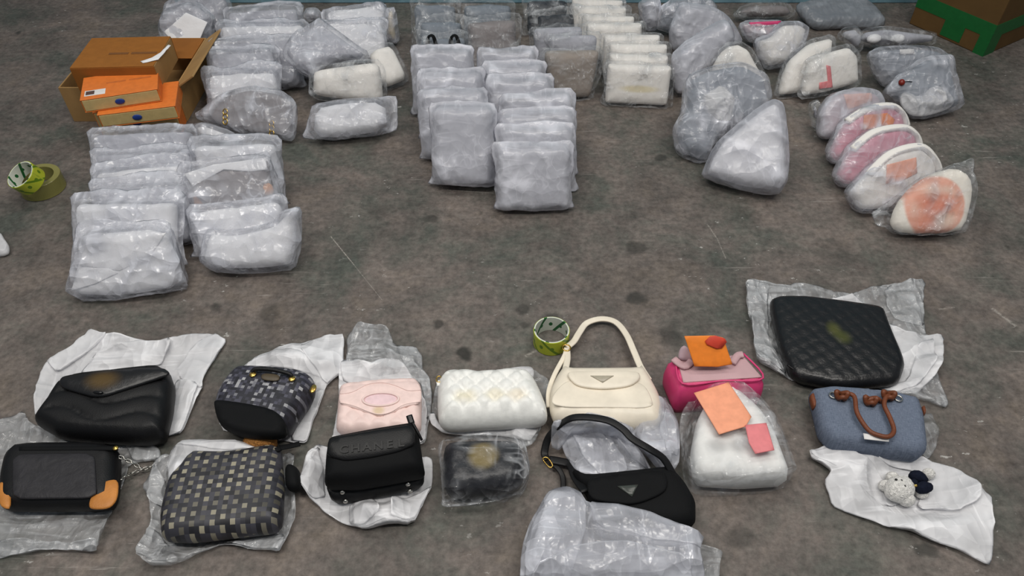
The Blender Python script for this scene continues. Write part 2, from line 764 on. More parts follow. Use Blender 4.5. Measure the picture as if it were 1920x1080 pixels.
M['peach_card'] = plain('peach_card', (243, 164, 128), .6)
M['red_tag'] = plain('red_tag', (206, 66, 46), .6)
M['rose_card'] = plain('rose_card', (226, 130, 134), .6)
M['blue_ribbon'] = plain('blue_ribbon', (34, 62, 138), .5)
M['white_label'] = plain('white_label', (226, 224, 222), .6)
M['green_tape'] = plain('green_tape', (22, 98, 46), .4)
M['plush'] = soft_mat('white_plush', (236, 234, 230), .1, .95, .9, 160, .1, .01)
M['navy_felt'] = soft_mat('navy_felt', (24, 28, 42), .2, .9, .4, 120, .1, .005)
M['fuzzy_tan'] = soft_mat('tan_fur', (172, 120, 66), .35, .9, .9, 190, .1, .01)


def cardboard(name, col):
    t = NT(name)
    v = t.obj()
    n = t.noise(t.scaled(v, 4, 4, 90), 6, 4, .6)
    n2 = t.noise(v, 9, 4)
    c = lin(col)
    a = t.ramp(n2, [(.3, tuple(x * .85 for x in c[:3]) + (1,)), (.7, tuple(x * 1.1 for x in c[:3]) + (1,))])
    t.col(t.mix(t.math('MULTIPLY', n, .15), a, (.02, .012, .006, 1)))
    t.bump(n, .1, .002)
    t.setp(.75, 0, .25)
    return t.m


M['carton'] = cardboard('brown_cardboard', (150, 94, 38))
M['carton_pale'] = cardboard('pale_cardboard', (172, 136, 88))
M['carton_dull'] = cardboard('dull_cardboard', (104, 78, 44))


def check_canvas(name, size, dark, light, p_light, seed):
    t = NT(name)
    v = t.scaled(t.uv(), 1 / size, 1 / size, 1)
    fl = t.n('ShaderNodeVectorMath', _operation='FLOOR')
    t.l(v, fl.inputs[0])
    wn = t.n('ShaderNodeTexWhiteNoise', _noise_dimensions='3D')
    ad = t.n('ShaderNodeVectorMath', _operation='ADD')
    ad.inputs[1].default_value = (seed, seed * 2, .5)
    t.l(fl.outputs[0], ad.inputs[0])
    t.l(ad.outputs[0], wn.inputs['Vector'])
    sep = t.n('ShaderNodeSeparateXYZ')
    t.l(fl.outputs[0], sep.inputs[0])
    if p_light < 0:     # regular staggered light checks
        par = t.math('FLOORED_MODULO', sep.outputs[1], 2)
        k = t.math('FLOORED_MODULO', t.math('ADD', t.math('ADD', sep.outputs[0], t.math('MULTIPLY', par, 2.0)), 0.0), 4)
        m = t.math('LESS_THAN', k, .5)
        m = t.math('MULTIPLY', m, t.math('MULTIPLY_ADD', wn.outputs[0], .8, .15))
        base = t.ramp(wn.outputs[0], [(0, dark), (1, tuple(int(c * 2.1) for c in dark))])
        t.col(t.mix(m, base, lin(light)))
    else:
        base = t.ramp(wn.outputs[0], [(0, dark), (.45, tuple(int(c * 1.6) for c in dark)), (1 - p_light, tuple(int(c * 2.4) for c in dark)), (1, light)])
        t.col(base)
    t.setp(.5, 0, .4)
    return t.m


M['canvas_a'] = check_canvas('dark_grey_check_canvas', .0075, (30, 30, 36), (170, 170, 172), .22, 3)
M['canvas_b'] = check_canvas('cream_grey_check_canvas', .0100, (32, 32, 36), (158, 152, 132), -1, 5)


def denim():
    t = NT('blue_denim')
    v = t.uv()
    a = t.noise(t.scaled(v, 900, 90), 1, 3, .7)
    b = t.noise(t.scaled(v, 90, 900), 1, 3, .7)
    n = t.math('ADD', t.math('MULTIPLY', a, .5), t.math('MULTIPLY', b, .5))
    t.col(t.ramp(n, [(.3, (70, 80, 98)), (.7, (128, 138, 156))]))
    t.bump(n, .25, .003)
    t.setp(.85, 0, .2)
    return t.m


M['denim'] = denim()


def floor_mat():
    t = NT('stained_concrete')
    v = t.obj()
    big = t.noise(v, 1.3, 5, .6, .2)
    mid = t.noise(v, 7.5, 6, .7, .2)
    fine = t.noise(v, 55, 4, .7)
    strk = t.noise(t.scaled(v, 9, 26, 1, (0, 0, 0), (0, 0, .1)), 1.4, 4, .7)
    hue = t.noise(t.scaled(v, 1, 1, 1, (7, 3, 0)), 3.6, 5, .7, .3)
    c = t.ramp(hue, [(.34, (86, 89, 83)), (.54, (112, 104, 99)), (.7, (118, 108, 99))])
    lum = t.math('ADD', t.math('MULTIPLY', big, .45), t.math('MULTIPLY', mid, .55))
    c = t.mix(1.0, c, t.ramp(lum, [(.28, (.40, .40, .40, 1)), (.5, (.92, .92, .92, 1)), (.70, (1.38, 1.36, 1.34, 1))]), 'MULTIPLY')
    c = t.mix(1.0, c, t.ramp(fine, [(.25, (.55, .55, .55, 1)), (.75, (1.4, 1.4, 1.4, 1))]), 'MULTIPLY')
    c = t.mix(1.0, c, t.ramp(strk, [(.3, (.9, .9, .9, 1)), (.7, (1.08, 1.08, 1.08, 1))]), 'MULTIPLY')
    # dark round oil spots
    vo = t.n('ShaderNodeTexVoronoi')
    vo.inputs['Scale'].default_value = 5.5
    vo.inputs['Randomness'].default_value = 1.0
    wv = t.n('ShaderNodeVectorMath', _operation='ADD')
    nz = t.n('ShaderNodeTexNoise')
    nz.inputs['Scale'].default_value = 14
    t.l(v, nz.inputs['Vector'])
    sc = t.n('ShaderNodeVectorMath', _operation='SCALE')
    sc.inputs['Scale'].default_value = .045
    t.l(nz.outputs['Color'], sc.inputs[0])
    t.l(v, wv.inputs[0])
    t.l(sc.outputs[0], wv.inputs[1])
    t.l(wv.outputs[0], vo.inputs['Vector'])
    sepc = t.n('ShaderNodeSeparateColor')
    t.l(vo.outputs['Color'], sepc.inputs[0])
    rad = t.math('MULTIPLY', sepc.outputs[0], .16)
    on = t.math('GREATER_THAN', sepc.outputs[1], .45)
    mr = t.n('ShaderNodeMapRange', _interpolation_type='SMOOTHSTEP')
    t.l(t.math('SUBTRACT', vo.outputs['Distance'], rad), mr.inputs[0])
    mr.inputs[1].default_value = -.05
    mr.inputs[2].default_value = .03
    mr.inputs[3].default_value = .68
    mr.inputs[4].default_value = 0
    c = t.mix(t.math('MULTIPLY', mr.outputs[0], on), c, lin((44, 45, 42)))
    # pale scuffs: broken streaks and flecks
    s1 = t.noise(t.scaled(v, 3, 42, 1, (2, 1, 0), (0, 0, .12)), 1.5, 5, .7)
    s2 = t.noise(v, 2.6, 3)
    sm = t.math('MULTIPLY', t.ramp(s1, [(.60, (0, 0, 0, 1)), (.68, (1, 1, 1, 1))]), t.ramp(s2, [(.5, (0, 0, 0, 1)), (.62, (1, 1, 1, 1))]))
    c = t.mix(t.math('MULTIPLY', sm, .6), c, lin((160, 154, 148)))
    fl = t.noise(t.scaled(v, 1, 1.6, 1), 26, 4, .7)
    f2 = t.noise(v, 2.1, 3, .5, .5)
    fm = t.math('MULTIPLY', t.ramp(fl, [(.645, (0, 0, 0, 1)), (.68, (1, 1, 1, 1))]), t.ramp(f2, [(.5, (0, 0, 0, 1)), (.6, (1, 1, 1, 1))]))
    c = t.mix(t.math('MULTIPLY', fm, .75), c, lin((190, 188, 184)))
    # single scratches and oil drips that lie where they lie
    sp = t.n('ShaderNodeSeparateXYZ')
    t.l(wv.outputs[0], sp.inputs[0])
    sp0 = t.n('ShaderNodeSeparateXYZ')
    t.l(v, sp0.inputs[0])
    br = t.ramp(t.noise(v, 150, 3, .7), [(.36, (0, 0, 0, 1)), (.56, (1, 1, 1, 1))])
    for (p1, p2, wd, st) in (((620, 443), (664, 497), .0022, .8), ((664, 497), (716, 562), .0015, .45), ((1326, 420), (1345, 448), .003, .5), ((1345, 448), (1361, 485), .0024, .45),
                             ((838, 356), (925, 362), .003, .5), ((985, 668), (1010, 655), .006, .5), ((1860, 578), (1905, 612), .007, .6), ((1760, 580), (1790, 576), .004, .4)):
        a, b = G(p1), G(p2)
        L = (b - a).length
        dx, dy = (b.x - a.x) / L, (b.y - a.y) / L
        px = t.math('SUBTRACT', sp0.outputs[0], a.x)
        py = t.math('SUBTRACT', sp0.outputs[1], a.y)
        al = t.math('ADD', t.math('MULTIPLY', px, dx), t.math('MULTIPLY', py, dy))
        ac = t.math('ABSOLUTE', t.math('SUBTRACT', t.math('MULTIPLY', px, dy), t.math('MULTIPLY', py, dx)))
        m = t.math('MULTIPLY', t.math('LESS_THAN', t.math('ABSOLUTE', t.math('SUBTRACT', al, L / 2)), L / 2),
                   t.math('SMOOTH_MIN', t.math('MAXIMUM', t.math('SUBTRACT', 1.0, t.math('DIVIDE', ac, wd)), 0.0), 1.0))
        c = t.mix(t.math('MULTIPLY', t.math('MULTIPLY', m, br), st), c, lin((186, 180, 172)))
    for (pp, r, st) in (((818, 608), .016, .7), ((872, 662), .019, .85), ((980, 578), .02, .6), ((985, 606), .014, .5), ((1192, 466), .03, .6), ((505, 587), .03, .5), ((806, 412), .02, .6), ((708, 398), .035, .35), ((345, 520), .03, .35),
                        ((1260, 632), .035, .5), ((1560, 470), .06, .25), ((1385, 1005), .03, .4), ((1120, 520), .05, .2), ((210, 205), .02, .4)):
        g = G(pp)
        dx = t.math('SUBTRACT', t.math('SUBTRACT', sp.outputs[0], .022), g.x)
        dy = t.math('SUBTRACT', t.math('SUBTRACT', sp.outputs[1], .022), g.y)
        rr = t.math('SQRT', t.math('ADD', t.math('MULTIPLY', dx, dx), t.math('MULTIPLY', dy, dy)))
        mr2 = t.n('ShaderNodeMapRange', _interpolation_type='SMOOTHSTEP')
        t.l(rr, mr2.inputs[0])
        mr2.inputs[1].default_value = r * .55
        mr2.inputs[2].default_value = r * 1.25
        mr2.inputs[3].default_value = st
        mr2.inputs[4].default_value = 0
        c = t.mix(mr2.outputs[0], c, lin((40, 40, 37)))
    t.col(c)
    h = t.math('ADD', t.math('MULTIPLY', mid, .5), t.math('MULTIPLY', fine, .25))
    t.bump(h, .2, .01)
    t.l(t.ramp(mid, [(.3, (.50, .5, .5, 1)), (.7, (.75, .75, .75, 1))]), t.b.inputs['Roughness'])
    t.b.inputs['Specular IOR Level'].default_value = .3
    return t.m


M['floor'] = floor_mat()


def wall_mat():
    t = NT('blue_painted_wall')
    v = t.obj()
    n = t.noise(v, 9, 5, .65, .5)
    t.col(t.ramp(n, [(.3, (88, 122, 138)), (.62, (128, 164, 178)), (.75, (120, 140, 146))]))
    t.bump(n, .15, .01)
    t.setp(.5, 0, .4)
    return t.m


M['wall'] = wall_mat()

# ------------------------------------------------------------------ the setting
fl = mesh('floor', [(-5, -2.5, 0), (5, -2.5, 0), (5, 7, 0), (-5, 7, 0)], [(0, 1, 2, 3)], M['floor'], None, False)
tag(fl, 'dark stained concrete floor with scuffs and oil spots', kind='structure')
wy = G((960, 6)).y
wx = G((325, 10)).x
wl = boxmesh('wall_back', (wx, wy, 0), (6.4, 0, 0), (0, .15, 0), (0, 0, 2.6), M['wall'], None, .004)
tag(wl, 'blue painted wall behind the rows of wrapped packs', kind='structure')

SEED = [100]


def nseed():
    SEED[0] += 1
    return SEED[0]


# ------------------------------------------------------------------ wrapped packs
def pack(F, outer, inner, T, name, label, group, imat='paper', fmat='film', r=None, wr=.008, wf=16.0, iwr=.004,
         step=.010, iname='dust_bag', fn=None, seed=None, bulge=.004, drop=.016, fin=.006, cat='bag', istep=.014):
    sd = seed or nseed()
    root = thing(name, label, cat, group, (F.O.x, F.O.y, 0))
    r = r or T * .42
    V, fc, uv = puff_data(F, inner, T, r, step=istep, wr=iwr, wf=10, seed=sd + 7, bulge=bulge, fn=fn, zmin=.004)
    mesh(iname, V, fc, M[imat] if isinstance(imat, str) else imat, root, True, uv)
    V, fc, uv, dn = film_data(F, outer, inner, T + 2 * bulge, r, step, wr, wf, sd, drop, fin)
    mesh('plastic_wrap', V, fc, M[fmat] if isinstance(fmat, str) else fmat, root, True, uv, dens=dn)
    return root


def rect_outline(w, h, wb=1.0, rnd=.02, shape='rect', sk=0.0):
    if shape == 'dome':
        pts = [(-w / 2 * wb, 0), (w / 2 * wb, 0), (w * .5, h * .35), (w * .44, h * .68), (w * .26, h * .94), (0, h * 1.0), (-w * .26, h * .94), (-w * .44, h * .68), (-w * .5, h * .35)]
        return chaikin(pts, 2)
    pts = []
    for (cx, cy) in ((-w / 2 * wb, 0), (w / 2 * wb, 0), (w / 2 + sk, h), (-w / 2 + sk, h)):
        pts.append((cx, cy))
    # rounded corners
    out = []
    n = 4
    for i in range(n):
        p = np.array(pts[i])
        a = np.array(pts[i - 1]) - p
        b = np.array(pts[(i + 1) % n]) - p
        la, lb = np.linalg.norm(a), np.linalg.norm(b)
        rr = min(rnd, la * .45, lb * .45)
        p1 = p + a / la * rr
        p2 = p + b / lb * rr
        for k in range(4):
            t = k / 3
            out.append(tuple((1 - t) ** 2 * p1 + 2 * t * (1 - t) * p + t * t * p2))
    return out


def film_outline(w, h, seed, ear=.02, topfin=.02, wb=1.0, side=.008, sk=0.0):
    rs = np.random.RandomState(seed)
    e = lambda: ear * rs.uniform(.3, 1.3)
    s = side
    f = topfin * rs.uniform(.5, 1.3)
    pts = [(-w / 2 * wb - s - e(), -.006), (-w / 2 * wb * .9, -.01), (w * .3, -.01), (w / 2 * wb + s + e(), -.006),
           (w / 2 * wb + s, h * .12), (w / 2 + s + sk * .5, h * .55), (w / 2 + s + e() * .5 + sk, h + f * .7), (w * .2 + sk, h + f), (-w * .2 + sk, h + f * rs.uniform(.4, 1)),
           (-w / 2 - s - e() * .5 + sk, h + f * .8), (-w / 2 - s + sk * .5, h * .55), (-w / 2 * wb - s, h * .12)]
    p = resample(ccw(chaikin(pts, 1, .16)), .010)
    return grow(p, 0, .011, seed, 16)


def top_frame(tl, tr, h, tilt, T):
    t = math.radians(tilt)
    zb = max(T / 2 * math.sin(t) * .95, .006)
    zt = zb + h * math.cos(t)
    F = Frame(tl, tr, tilt, zt)
    F.O = F.O - F.U * h
    return F


ORD = ['first', 'second', 'third', 'fourth', 'fifth', 'sixth', 'seventh', 'eighth', 'ninth']


def row(name, label, group, items, h, tilt, Tmax=.06, shape='rect', gap=.062, **kw):
    """items front to back: (xl, yl, xr, yr[, options])"""
    fr = []
    for it in items:
        o = dict(it[4]) if len(it) > 4 else {}
        hh = o.get('h', h)
        tt = o.get('tilt', tilt)
        Fi = top_frame((it[0], it[1]), (it[2], it[3]), hh, tt, Tmax)
        while fr and (fr[-1][0].O - Fi.O).dot(Fi.N) < gap and hh > .09:
            hh -= .006
            Fi = top_frame((it[0], it[1]), (it[2], it[3]), hh, tt, Tmax)
        fr.append((Fi, hh, o))
    for i, (F, hh, o) in enumerate(fr):
        if i + 1 < len(fr):
            dn = (F.O - fr[i + 1][0].O).dot(F.N)
            T = min(Tmax, max(.022, dn - .025))
        else:
            T = Tmax
        T = o.get('T', T)
        sd = nseed()
        w = F.len
        k = dict(kw)
        k.update({a: b for a, b in o.items() if a in ('imat', 'fmat', 'wr', 'wf', 'iwr', 'r', 'iname', 'fn', 'bulge', 'fin', 'drop', 'cat')})
        wb = o.get('wb', kw.get('wb', 1.0))
        ear = k.pop('ear', .02)
        tf = k.pop('topfin', .02)
        k.pop('wb', None)
        mg = k.pop('margin', .007)
        shp = o.get('shape', shape)
        inn = rect_outline(w - 2 * mg, hh - mg, wb, o.get('rnd', k.pop('rnd', .022)), shp)
        if ear > .005:
            inn = grow(resample(ccw(inn), .014), -.002, .008, sd + 3, 14)
        k.pop('rnd', None)
        if shp == 'dome':
            out = grow(resample(ccw(rect_outline(w, hh + .006, wb, .02, 'dome')), .012), .004, .008, sd, 30)
        else:
            out = film_outline(w, hh, sd, o.get('ear', ear), o.get('topfin', tf), wb)
        R = pack(F, out, inn, T, o.get('name', name), (o.get('label', label) % ORD[i]) if '%s' in o.get('label', label) else o.get('label', label), o.get('group', group), seed=sd, **k)
        yield R, F, w, hh, T


def rowl(*a, **k):
    return list(row(*a, **k))


def traced(name, label, group, outer_px, base, tilt, T, z0=None, margin=.016, inner_px=None, smooth=1, **kw):
    t = math.radians(tilt)
    z = T / 2 * math.sin(t) * .95 if z0 is None else z0
    F = Frame(base[0], base[1], tilt, z)
    sd = nseed()
    out = grow(resample(ccw(chaikin(F.P(outer_px), smooth, .16)), .012), 0, .004, sd, 30)
    if inner_px:
        inn = resample(ccw(chaikin(F.P(inner_px), smooth, .22)), .012)
    else:
        inn = grow(resample(ccw(chaikin(F.P(outer_px), 2, .16)), .016), -margin)
    R = pack(F, out, inn, T, name, label, group, seed=sd, **kw)
    return R, F


W = 'wrapped_bag'
# ---- left block, column beside the tape rolls (front to back)
g = 'wrapped packs in the left block'
rowl(W, '%s frosted white pack counted back from the envelope-fold pack', g, [
    (140, 377, 338, 374, dict(h=.18, T=.05)),
    (176, 352, 358, 342, dict(imat='paper_grey')), (174, 322, 348, 302, {}), (178, 286, 362, 280, dict(imat='paper_grey')), (172, 250, 366, 241, dict(h=.17, imat='paper_grey'))],
    .20, 42, .062, imat='paper', wr=.017, wf=10, iwr=.008, ear=.022, topfin=.04, drop=.009)
R, F = traced('large_wrapped_bag', 'large plastic wrapped pack with a white envelope-folded dust bag inside', None,
              [(125, 549), (133, 480), (143, 420), (175, 408), (250, 416), (318, 409), (333, 470), (353, 533), (348, 543), (300, 548), (235, 559), (157, 566), (150, 560)],
              ((140, 558), (345, 538)), 36, .058,
              inner_px=[(134, 551), (146, 505), (158, 470), (170, 440), (312, 428), (330, 480), (345, 536), (233, 554)], fmat='film', wr=.007, imat='paper')
plate('dust_bag_flap', F, F.P([(150, 498), (200, 455), (285, 441), (312, 436), (282, 482), (225, 508)], .031), .032, .003, M['paper'], R,
      fn=lambda x, u, d: .001 * fbm(x * 30, u * 30, 4))
plate('dust_bag_fold', F, F.P([(134, 545), (150, 503), (205, 502), (222, 512), (180, 532)], .031), .0335, .002, M['paper'], R,
      fn=lambda x, u, d: .001 * fbm(x * 30, u * 30, 8))

# ---- left block, column beside it
rl = rowl(W, '%s pack counted back from the crumpled pack with the upturned corner', g, [
    (357, 395, 530, 373, dict(h=.125, T=.045)),
    (342, 318, 505, 292, dict(imat='brown_grey', h=.19, label='frosted wrapped pack with a grey-brown bag and orange corners inside', ear=.008)),
    (360, 270, 524, 264, dict(T=.06))],
    .19, 38, .07, imat='paper', wr=.016, wf=10, iwr=.006, ear=.02, topfin=.03)
R, F, w_, h_, T_ = rl[1]
plate('white_dust_bag', F, F.P([(346, 326), (400, 309), (498, 296), (502, 318), (470, 322), (420, 318), (362, 350)], T_ / 2), T_ / 2 + .0035, .002, M['paper'], R)
plate('orange_corner', F, chaikin(F.P([(492, 346), (508, 342), (516, 362), (494, 368)], T_ / 2), 1), T_ / 2 + .003, .002, M['tan'], R)
plate('orange_corner', F, chaikin(F.P([(362, 366), (374, 372), (384, 384), (366, 388)], T_ / 2), 1), T_ / 2 + .003, .002, M['tan'], R)
R, F = traced(W, 'crumpled frosted pack with an upturned plastic corner in the left block', g,
              [(373, 490), (384, 440), (390, 428), (440, 432), (512, 416), (530, 395), (560, 387), (567, 400), (564, 470), (552, 505), (500, 512), (440, 514), (400, 510)],
              ((385, 508), (555, 505)), 42, .06, wr=.015, wf=13, iwr=.008)
# ---- scrap at the left edge
# ---- behind: bag with gold links
R, F = traced(W, 'grey bag with gold chain links seen through its frosted plastic wrap', g,
              [(365, 220), (412, 176), (470, 160), (525, 168), (553, 188), (557, 214), (552, 265), (522, 262), (445, 252), (395, 234)],
              ((385, 240), (545, 264)), 40, .045, imat='brown_grey', fmat='film', wr=.008)
for (cx, cy) in ((423, 216), (510, 238)):
    for k in range(3):
        x, u = F.uv(cx, cy + k * 9 - 6, .034)
        pts = [F.w(x + .008 * math.cos(a), u + .010 * math.sin(a), .036) for a in [i * math.pi / 4 for i in range(8)]]
        tube('gold_link', pts, .0022, M['gold'], R, 6, True)
R, F = traced(W, 'small white plastic wrapped pack tucked under the bag with gold links', g,
              [(358, 236), (385, 228), (440, 248), (450, 262), (430, 276), (375, 268)], ((370, 270), (440, 274)), 50, .045, wr=.01)
rowl(W, '%s pale frosted pack counted back from the bag with gold links', g, [
    (386, 138, 521, 130, dict(T=.045, h=.14)), (391, 97, 516, 92, dict(imat='paper_grey')), (398, 78, 558, 70, dict(imat='paper_grey')), (410, 46, 574, 44, {}), (425, 20, 562, 12, dict(T=.05, imat='paper_grey'))],
    .19, 38, .075, imat='paper', wr=.017, wf=10, iwr=.006, topfin=.03)
# ---- pile by the end of the wall
R, F = traced(W, 'crumpled clear pack holding a folded sheet of white paper', 'wrapped packs by the blue wall',
              [(297, 52), (308, 18), (340, 6), (375, 3), (405, 32), (398, 70), (390, 84), (384, 118), (340, 121), (310, 100)],
              ((320, 119), (386, 119)), 35, .07, imat='paper_grey', fmat='film', wr=.014)
plate('paper_sheet', F, F.P([(308, 60), (350, 24), (390, 42), (372, 85), (324, 78)], .05), .052, .002, M['paper'], R,
      fn=lambda x, u, d: .006 * fbm(x * 18, u * 18, 2))
R, F = traced(W, 'grey frosted pack leaning on the end of the blue wall', 'wrapped packs by the blue wall',
              [(306, 30), (310, 2), (360, -14), (420, -16), (436, 10), (430, 50), (400, 66), (330, 64)], ((318, 66), (425, 66)), 25, .06, imat='paper_grey', fmat='film', wr=.014)
R, F = traced(W, 'low grey frosted pack beside the brown carton', 'wrapped packs by the blue wall',
              [(283, 80), (296, 66), (330, 72), (372, 88), (388, 112), (380, 128), (330, 128), (300, 110)], ((312, 120), (384, 120)), 45, .026, imat='slate', wr=.01, fmat='film')

# ---- second block
g2 = 'wrapped packs in the second block'
R, F = traced(W, 'clear wrapped pack at the front of the second block with a side flap', g2,
              [(566, 258), (578, 225), (586, 194), (640, 188), (725, 180), (746, 180), (747, 243), (720, 252), (690, 256), (640, 264), (590, 262)],
              ((580, 262), (740, 250)), 40, .075, inner_px=[(588, 256), (592, 205), (640, 194), (722, 192), (726, 244), (640, 258)], wr=.013, imat='paper')
R, F = traced('cream_wrapped_bag', 'upright cream pack in clear plastic behind the flapped pack', None,
              [(578, 185), (580, 130), (600, 122), (706, 108), (721, 124), (728, 190), (700, 200)], ((580, 204), (726, 198)), 18, .065, imat='cream', fmat='film_clear', wr=.006)
R, F = traced('cream_wrapped_bag', 'cream pack lying tilted beside the upright cream pack', None,
              [(684, 100), (700, 86), (732, 79), (746, 96), (767, 140), (765, 156), (726, 172), (700, 160)], ((710, 176), (766, 158)), 45, .05, imat='cream', fmat='film_clear', wr=.005)
R, F = traced(W, 'loose crumpled film pack spilling over the second block', g2,
              [(527, 102), (545, 70), (580, 50), (602, 36), (634, 60), (664, 82), (694, 102), (680, 116), (640, 112), (600, 128), (588, 146), (555, 132)],
              ((545, 140), (680, 128)), 62, .034, z0=.125, imat='paper_grey', fmat='film', wr=.024, wf=12, iwr=.012)
rowl(W, '%s pale blue-grey pack toward the wall behind the loose crumpled film', g2, [
    (607, 44, 722, 38, dict(T=.045)), (607, 22, 720, 6, {})], .16, 48, .06, imat='paper', wr=.009)
R, F = traced(W, 'narrow beige and white pack standing on edge near the wall', g2,
              [(722, 16), (742, 11), (751, 78), (728, 84), (716, 60)], ((712, 86), (751, 82)), 12, .05, imat='cream_dark', fmat='film', wr=.005)
R, F = traced(W, 'small grey frosted pack at the foot of the blue wall', g2,
              [(565, 30), (575, 14), (595, 14), (606, 26), (604, 42), (570, 46)], ((568, 46), (606, 44)), 35, .05, imat='paper_grey', wr=.01)

# ---- third block: grey packs, two columns
g3 = 'grey wrapped packs in the third block'
rowl(W, '%s grey frosted pack from the open floor in the shorter of the paired columns', g3, [
    (812, 200, 926, 201, dict(h=.235, T=.075, ear=.03)), (786, 171, 908, 167, {}), (786, 138, 902, 134, {}), (772, 95, 884, 92, dict(T=.06))],
    .21, 32, .075, imat='paper_grey', fmat='film_milky', wr=.009, ear=.014)
rowl(W, '%s grey frosted pack from the open floor in the longer of the paired columns', g3, [
    (932, 274, 1068, 272, dict(h=.185, T=.06, ear=.03)), (936, 243, 1072, 240, dict(h=.185)), (938, 214, 1074, 208, dict(h=.2)), (940, 180, 1070, 173, dict(h=.2)),
    (914, 150, 1032, 147, {}), (908, 124, 1020, 122, {}), (898, 96, 1000, 94, dict(T=.05))],
    .20, 30, .07, imat='paper_grey', fmat='film_milky', wr=.009, ear=.014)
k1 = rowl(W, '%s glossy grey pack toward the wall in the black-strapped column', 'glossy grey packs by the wall', [
    (784, 66, 877, 66, dict(label='glossy clear wrapped grey pack with black straps poking out', T=.05)), (782, 36, 870, 38, {}), (774, 6, 860, 6, dict(T=.05))],
    .17, 26, .06, imat='slate', fmat='film_clear', wr=.012, wf=20)
R, F, w, h, T = k1[0]
for xs in (-.055, .03):
    pts = [F.w(xs, h * .72, T / 2 + .006), F.w(xs + .004, h * .95, T / 2 + .012), F.w(xs + .022, h * .98, T / 2 + .014), F.w(xs + .034, h * .74, T / 2 + .008)]
    tube('strap', pts, .006, M['black_fabric'], R, 8, False, (.008, .0025))
rowl(W, '%s glossy clear pack toward the wall, beside the black-strapped column', 'glossy grey packs by the wall', [
    (871, 38, 972, 34, dict(h=.2, imat='brown_grey')), (864, 6, 962, 4, {})],
    .18, 26, .075, imat='slate', fmat='film_clear', wr=.014, wf=20)
# taupe packs and black packs
R = rowl(W, '%s pack toward the wall in the taupe column, with a pale top', 'taupe packs', [
    (1016, 92, 1128, 90, dict(label='taupe trapezoid pack with a pale grey top in clear film', wb=.74, imat='taupe', h=.175, T=.055, group='taupe packs')),
    (1026, 64, 1124, 62, {}), (996, 50, 1096, 46, dict(T=.05))], .17, 14, .06, imat='paper_grey', fmat='film_clear', wr=.005, ear=.004, topfin=.006, wb=.85)
rowl(W, '%s glossy black pack toward the wall, behind the taupe packs', 'black wrapped packs', [
    (1002, 24, 1080, 20, dict(T=.04)), (984, 0, 1066, -2, dict(T=.045))], .13, 36, .055, imat='navy_black', fmat='film_clear', wr=.012, ear=.01)
# ---- cream packs in a row
lx = spot_mat('cream_pack_print', (238, 234, 229), [(0.005, .06, .062, .012, (220, 204, 150), .6, .45)], .85, .2, 18, .08)
CW = 'cream_wrapped_pack'
rowl(CW, '%s flat pack in the cream row, counted from the gold-printed one', 'cream packs standing in a row', [
    (1137, 116, 1263, 121, dict(h=.145, T=.05, imat=lx, label='frontmost cream flat pack with a faint gold print')),
    (1140, 98, 1257, 101, {}), (1140, 79, 1255, 80, {}), (1129, 63, 1241, 62, {}), (1097, 41, 1207, 40, {}),
    (1089, 25, 1193, 28, {}), (1072, 8, 1178, 11, {}), (1070, -6, 1172, -2, dict(T=.04))],
    .145, 16, .05, imat='cream', fmat='film_clear', wr=.003, iwr=.003, ear=.002, topfin=.004, margin=.006, rnd=.012, bulge=.002, fin=.002)

# ---- fourth block: big pillowy packs
g4 = 'pillowy packs in the fourth block'
R, F = traced(W, 'large smooth grey pear-shaped pack in frosted plastic', None,
              [(1316, 325), (1330, 290), (1347, 263), (1390, 226), (1427, 197), (1450, 186), (1470, 194), (1478, 250), (1481, 300), (1477, 343), (1457, 367), (1387, 358), (1320, 335)],
              ((1320, 336), (1460, 366)), 44, .085, imat='paper', fmat='film_milky', wr=.007, iwr=.002, bulge=.012)
R, F = traced(W, 'blue-grey crumpled pack with a ball of white tissue inside', None,
              [(1262, 240), (1280, 207), (1285, 143), (1330, 124), (1387, 115), (1433, 140), (1444, 190), (1420, 230), (1350, 262), (1330, 300), (1313, 311), (1270, 288)],
              ((1268, 292), (1425, 262)), 42, .085, imat='slate', fmat='film', wr=.014)
x, u = F.uv(1352, 198, .06)
ts = []
bt = [F.w(x + .055 * math.cos(a) * (1 + .18 * math.sin(3 * a)), u + .062 * math.sin(a)) for a in [i * math.pi / 9 for i in range(18)]]
olb = [(x + .056 * math.cos(a) * (1 + .15 * math.sin(3 * a)), u + .064 * math.sin(a) * (1 + .1 * math.cos(5 * a))) for a in [i * math.pi / 9 for i in range(18)]]
V, fc, uv = puff_data(F, olb, .045, .05, n_mid=.05, step=.0055, wr=.034, wf=46, seed=9)
mesh('crumpled_tissue', V, fc, M['film_white'], R, True, uv)
R, F = traced(W, 'white domed pack standing behind the pack with the tissue ball', g4,
              [(1326, 126), (1346, 93), (1365, 79), (1386, 75), (1408, 87), (1420, 110), (1438, 142), (1440, 182), (1330, 186)], ((1328, 190), (1440, 186)), 22, .05, imat='cream', fmat='film_clear', wr=.005)
R, F = traced(W, 'big grey-white pack with a draped film hood in the fourth block', g4,
              [(1257, 104), (1290, 72), (1357, 33), (1372, 50), (1376, 78), (1350, 100), (1330, 130), (1300, 150), (1290, 172), (1266, 176)], ((1262, 180), (1370, 168)), 30, .07, imat='paper_grey', fmat='film_milky', wr=.01)
R, F = traced(W, 'tall frosted pack with a pointed film corner near the wall', g4,
              [(1253, 54), (1264, 30), (1273, 3), (1333, 10), (1362, 26), (1380, 50), (1392, 78), (1370, 96), (1290, 100), (1258, 92)], ((1258, 106), (1385, 100)), 24, .065, imat='paper_grey', fmat='film_milky', wr=.012)
